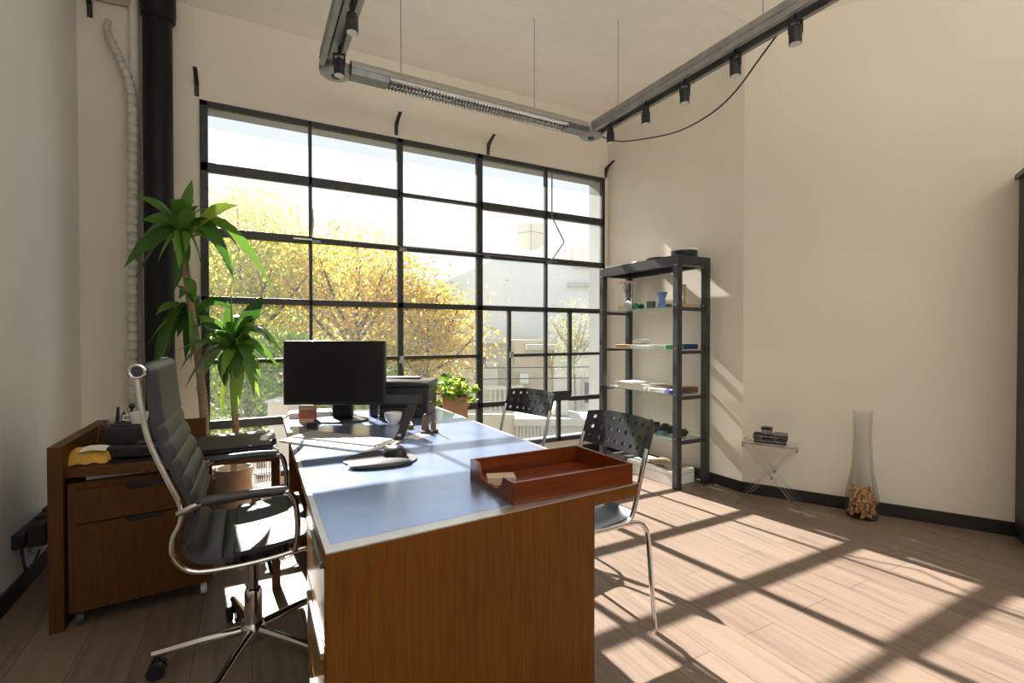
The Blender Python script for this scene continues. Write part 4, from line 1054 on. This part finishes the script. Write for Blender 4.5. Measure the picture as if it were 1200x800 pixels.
# ------------------------------------------------------------------ outside
struct('ground', MB().box(-30, 40, 4.4, 60, -3.6, -3.5), 'soilout', smooth=False)
def at(px_u, d, z):     # u = sideways offset over depth, seen from the room
    p = FW * d + RT * px_u * d; return V((p.x, p.y, z))
def tree(label, c, rz_, n_, leaf, m_, trunk_r=.10, sparse=0., seed=1, group='trees behind the window', name='autumn_tree', bark='bark'):
    rn = random.Random(seed); c = V(c)
    t = thing(name, label, 'tree', (c.x, c.y, -3.5), 0, group)
    br = MB(); tips = []
    top = c + V((0, 0, -rz_[2] * .35))
    br.tube(smooth_path([(c.x, c.y, -3.5), (c.x + .08, c.y, (c.z - 3.5) / 2), top], 4), [trunk_r] * 5 + [trunk_r * .7] * 4, 9)
    for k in range(11):
        an = 2 * PI * k / 11 + rn.uniform(-.3, .3); el = rn.uniform(.1, 1.2)
        e_ = c + V((math.cos(an) * math.cos(el) * rz_[0] * .85, math.sin(an) * math.cos(el) * rz_[1] * .85, math.sin(el) * rz_[2] * .85))
        s_ = top + V((0, 0, rn.uniform(-.2, .3)))
        mid = s_.lerp(e_, .5) + V((0, 0, -.12))
        br.tube(smooth_path([s_, mid, e_], 4), [trunk_r * .42 * (1 - i / 10) + .006 for i in range(9)], 6)
        for q_ in range(3):
            s2 = mid.lerp(e_, rn.uniform(0, .7)); e2 = s2 + V((rn.uniform(-1, 1) * rz_[0], rn.uniform(-1, 1) * rz_[1], rn.uniform(-.2, .9) * rz_[2])) * .38
            br.tube([s2, e2], [.012, .003], 5); tips.append(e2)
        tips.append(e_); tips.append(mid)
    build('trunk', br, bark, t, weld=False)
    vs = []; fs = []
    blobs = [(p, rn.uniform(.25, .5) * min(rz_)) for p in tips]
    for k in range(n_):
        if rn.random() < .72:
            p, r_ = rn.choice(blobs); q_ = V((rn.gauss(0, .5), rn.gauss(0, .5), rn.gauss(0, .5))) * r_; p = p + q_
        else:
            while True:
                q_ = V((rn.uniform(-1, 1), rn.uniform(-1, 1), rn.uniform(-1, 1)))
                if q_.length < 1: break
            p = c + V((q_.x * rz_[0], q_.y * rz_[1], q_.z * rz_[2]))
        a_ = V((rn.uniform(-1, 1), rn.uniform(-1, 1), rn.uniform(-1, 1))).normalized(); b_ = a_.orthogonal().normalized()
        l_ = leaf * rn.uniform(.6, 1.25); w2 = l_ * .33
        i = len(vs)
        vs += [p - a_ * l_ * .5, p + b_ * w2, p + a_ * l_ * .5, p - b_ * w2]; fs.append((i, i + 1, i + 2, i + 3))
    mb = MB(); mb.v = vs; mb.f = fs
    build('crown', mb, m_, t, weld=False, fixn=False, smooth=False)
    return t
U = lambda px: (px - 600) / 568
tree('tall golden tree at the left of the window view', at(U(285), 9.2, 2.0), (1.75, 1.5, 2.1), 11500, .10, M['leaf_lime'], seed=2)
tree('yellow tree in the middle of the window view behind the monitor', at(U(415), 9.8, 1.65), (1.55, 1.5, 1.9), 9500, .10, M['leaf_gold'], seed=3)
tree('dense golden tree in front of the grey gable wall', at(U(500), 9.4, .95), (1.15, 1.2, 1.35), 8500, .09, M['leaf_gold'], seed=4)
tree('green leafy tree low behind the potted plants', at(U(300), 7.6, .25), (1.25, .9, 1.05), 7500, .09, M['leaf_green'], seed=5, name='green_tree')
tree('small green tree low behind the printer', at(U(430), 8.4, -.2), (1.2, .9, 1.1), 6500, .09, M['leaf_green'], seed=6, name='green_tree')
tree('thin sparse pale tree in front of the villa at the right', at(U(672), 13.45, 1.05), (.75, .7, 1.25), 2600, .065, M['leaf_pale'], .05, seed=7, bark='bark_pale', name='sparse_tree')
tree('farther yellow-green tree rising behind the golden trees', at(U(350), 14.5, 1.9), (2.8, 2.0, 2.5), 6500, .13, M['leaf_lime'], seed=8)
tree('round green bush tree beyond the left end of the window', at(U(215), 9.5, .8), (1.4, 1.2, 1.8), 8000, .09, M['leaf_green'], seed=9, name='green_tree')

def facing(d, u): return Matrix.Translation(FW * d + RT * u) @ Matrix.Rotation(RC, 4, 'Z')
# grey gable building (local x across the view, y away from the room)
X = facing(18.5, 0); s_ = 18.5 / 568
t = thing('gable_building', 'large pale grey blank gable wall rising behind the trees', 'building', X.translation + V((0, 0, -3.5)))
prof = [(-5.2, -3.5), (5.5, -3.5), (5.5, 4.75), (1.95, 4.75), (1.45, 4.85), (.9, 4.45), (0, 4.42), (-1.2, 3.83), (-3.6, 2.85), (-5.2, 2.45)]
build('gable_wall', MB(X).prism(prof, 0, 6, 'y'), 'greyparty', t)
build('roof_hut', MB(X).box(.2, 1.35, .8, 2.2, 4.3, 5.65), 'renderwall', t)
build('hut_rail', MB(X).tube([(.1, .6, 4.4), (.1, .6, 5.2), (.75, .6, 5.3), (1.3, .6, 5.2)], .02, 6).tube([(.75, .6, 4.4), (.75, .6, 5.6)], .02, 6), 'zinc', t)
build('white_ledge', MB(X).box(2.1, 3.2, -.25, 0, 3.05, 3.2), 'whitestone', t)
build('roof_tank', MB(X).box(2.3, 3.3, -.3, 0, 3.75, 4.5), 'renderpale', t)
# villa
X = facing(15., 0); s_ = 15. / 568
def vz(y): return 1.2 + (393 - y) * s_
def vx(px): return (px - 600) * s_
t = thing('villa', 'beige rendered villa with white cornices and balustrade at the right', 'building', X.translation + V((0, 0, -3.5)))
build('main_wall', MB(X).box(vx(530), vx(648), 0, 3, -3.5, vz(398)), 'renderwall', t)
build('right_wing', MB(X).box(vx(648), vx(760), -.3, 3, -3.5, vz(408)), 'renderpale', t)
build('cornice', MB(X).box(vx(528), vx(598), -.35, 0, vz(402), vz(396)).box(vx(616), vx(668), -.55, -.02, vz(409), vz(403)), 'whitestone', t)
build('white_bay', MB(X).box(vx(505), vx(584), -.8, 0, -3.5, vz(423)), 'whitestone', t)
build('bay_cornice', MB(X).box(vx(503), vx(585), -.86, .0, vz(425), vz(422)), 'whitestone', t)
build('balcony', MB(X).box(vx(570), vx(610), -1.3, -.0, vz(480), vz(474)).box(vx(570), vx(610), -1.3, -1.15, vz(451), vz(447)).box(vx(606), vx(612), -1.32, -1.1, vz(478), vz(446)), 'whitestone', t)
for k in range(6):
    x = vx(577 + k * 5)
    build('baluster', MB(X).lathe((x, -1.22, vz(474)), [(.035, 0), (.035, .05), (.055, .18), (.03, .4), (.028, .52), (.04, .6), (.04, .62)], 10), 'whitestone', t)
build('window_recess', MB(X).box(vx(620), vx(632), -.03, 0, vz(446), vz(430)), 'darkwin', t)
build('window_recess', MB(X).box(vx(683), vx(690), -.33, -.3, vz(470), vz(447)), 'darkwin', t)
build('window_surround', MB(X).box(vx(680), vx(693), -.36, -.3, vz(446), vz(443)).box(vx(680), vx(683), -.36, -.3, vz(475), vz(446)).box(vx(690), vx(693), -.36, -.3, vz(475), vz(446)), 'whitestone', t)
build('air_unit', MB(X).box(vx(609), vx(619), -.35, 0, vz(448), vz(437)), 'white', t)
build('sloping_gable', MB(X).prism([(vx(602), vz(398)), (vx(630), vz(398)), (vx(648), vz(440)), (vx(648), vz(500)), (vx(602), vz(500))], -.06, 0, 'y'), 'renderwall', t)
X = facing(11.5, 0); s_ = 11.5 / 568
t = thing('terrace_wall', 'white stone terrace with balusters below the villa', 'terrace', X.translation + V((0, 0, -3.5)))
build('stone_slab', MB(X).box(vx(603), vx(720), 0, 1.3, vz(499), vz(491)), 'whitestone', t)
build('stone_wall', MB(X).box(vx(640), vx(720), .2, 2.4, -3.5, vz(497)), 'whitestone', t)
build('low_base', MB(X).box(vx(603), vx(640), .0, 1.3, -3.5, vz(535)), 'renderpale', t)
build('garden_side', MB(X).box(vx(540), vx(603), .3, .42, -3.5, vz(488)), 'renderwall', t)
for k in range(9):
    x = vx(606 + k * 4.2)
    build('baluster', MB(X).lathe((x, .12, vz(535)), [(.03, 0), (.03, .05), (.055, .2), (.028, .45), (.028, .6), (.035, vz(497) - vz(535))], 10), 'whitestone', t)
build('chimney_block', MB(X).prism([(vx(645), vz(490)), (vx(668), vz(490)), (vx(668), vz(470)), (vx(660), vz(470))], .4, 1.4, 'y'), 'whitestone', t)
# near garden wall and overhead wires
X = facing(5.9, 0); s_ = 5.9 / 568
t = thing('garden_pillar', 'tan rendered garden pillar with pale cap low outside the window', 'pillar', X @ V((vx(325), .15, -3.5)))
build('shaft', MB(X).box(vx(313), vx(337), .0, .3, -3.5, vz(472)), 'renderwall', t)
build('cap', MB(X).box(vx(311), vx(339), -.02, .32, vz(472), vz(469)), 'whitestone', t)
for i, (y, l) in enumerate(((430, 'upper dark overhead wire crossing in front of the villa'), (443, 'lower dark overhead wire crossing in front of the villa'))):
    Xw = facing(10.8, 0); s_ = 10.8 / 568
    pts = [Xw @ V((vx(480 + k * 30), 0, vz(y + 2 - .35 * k + .03 * (k - 4) ** 2))) for k in range(12)]
    one('overhead_wire', l, 'wire', MB().tube(pts, .012, 6), 'wire', group='overhead wires outside')

# ------------------------------------------------------------------ light
w = bpy.data.worlds.new('sky'); scene.world = w; w.use_nodes = True
nt = w.node_tree; nt.nodes.clear()
out = nt.nodes.new('ShaderNodeOutputWorld'); bg = nt.nodes.new('ShaderNodeBackground')
tc = nt.nodes.new('ShaderNodeTexCoord'); sp = nt.nodes.new('ShaderNodeSeparateXYZ')
nt.links.new(tc.outputs['Generated'], sp.inputs[0])
r = ramp(nt, [(.0, (.92, .96, 1.0)), (.25, (.89, .955, 1.0)), (.5, (.82, .92, 1.0)), (.9, (.60, .80, 1.0))])
nt.links.new(sp.outputs['Z'], r.inputs[0]); nt.links.new(r.outputs[0], bg.inputs[0])
bg.inputs[1].default_value = 1.15
nt.links.new(bg.outputs[0], out.inputs[0])

az = math.radians(-84.1); el = math.radians(37.2)
d = V((math.cos(az) * math.cos(el), math.sin(az) * math.cos(el), -math.sin(el)))
sun = bpy.data.lights.new('sun', 'SUN'); sun.energy = 22.; sun.angle = math.radians(.53); sun.color = (1., .945, .90)
so = bpy.data.objects.new('sun', sun); COL.objects.link(so); so.rotation_euler = d.to_track_quat('-Z', 'Y').to_euler()
so.location = (0, 12, 9)
al = bpy.data.lights.new('added_rear_fill', 'AREA'); al.shape = 'RECTANGLE'; al.size = RX1 - RX0 - .1; al.size_y = RZ1 - RZ0 - .1
al.energy = 175; al.color = (1., .94, .84); al.spread = math.radians(125)
ao = bpy.data.objects.new('added_rear_fill', al); COL.objects.link(ao); ao.location = ((RX0 + RX1) / 2, YR - .22, (RZ0 + RZ1) / 2)
ao.rotation_euler = V((0, .40, .92)).to_track_quat('-Z', 'Z').to_euler()   # added fill lamp, aimed upward to brighten ceiling and walls

cam = bpy.data.cameras.new('camera'); cam.sensor_width = 36; cam.lens = 568 / 1200 * 36; cam.clip_start = .05
co = bpy.data.objects.new('camera', cam); COL.objects.link(co); co.location = (0, 0, 1.2)
yaw = math.radians(28.39); pt = math.radians(-.70)
co.rotation_euler = V((math.sin(yaw) * math.cos(pt), math.cos(yaw) * math.cos(pt), math.sin(pt))).to_track_quat('-Z', 'Y').to_euler()
scene.camera = co
vs_ = scene.view_settings
vs_.view_transform = 'Standard'; vs_.look = 'None'; vs_.exposure = 0; vs_.gamma = 1; vs_.use_curve_mapping = False
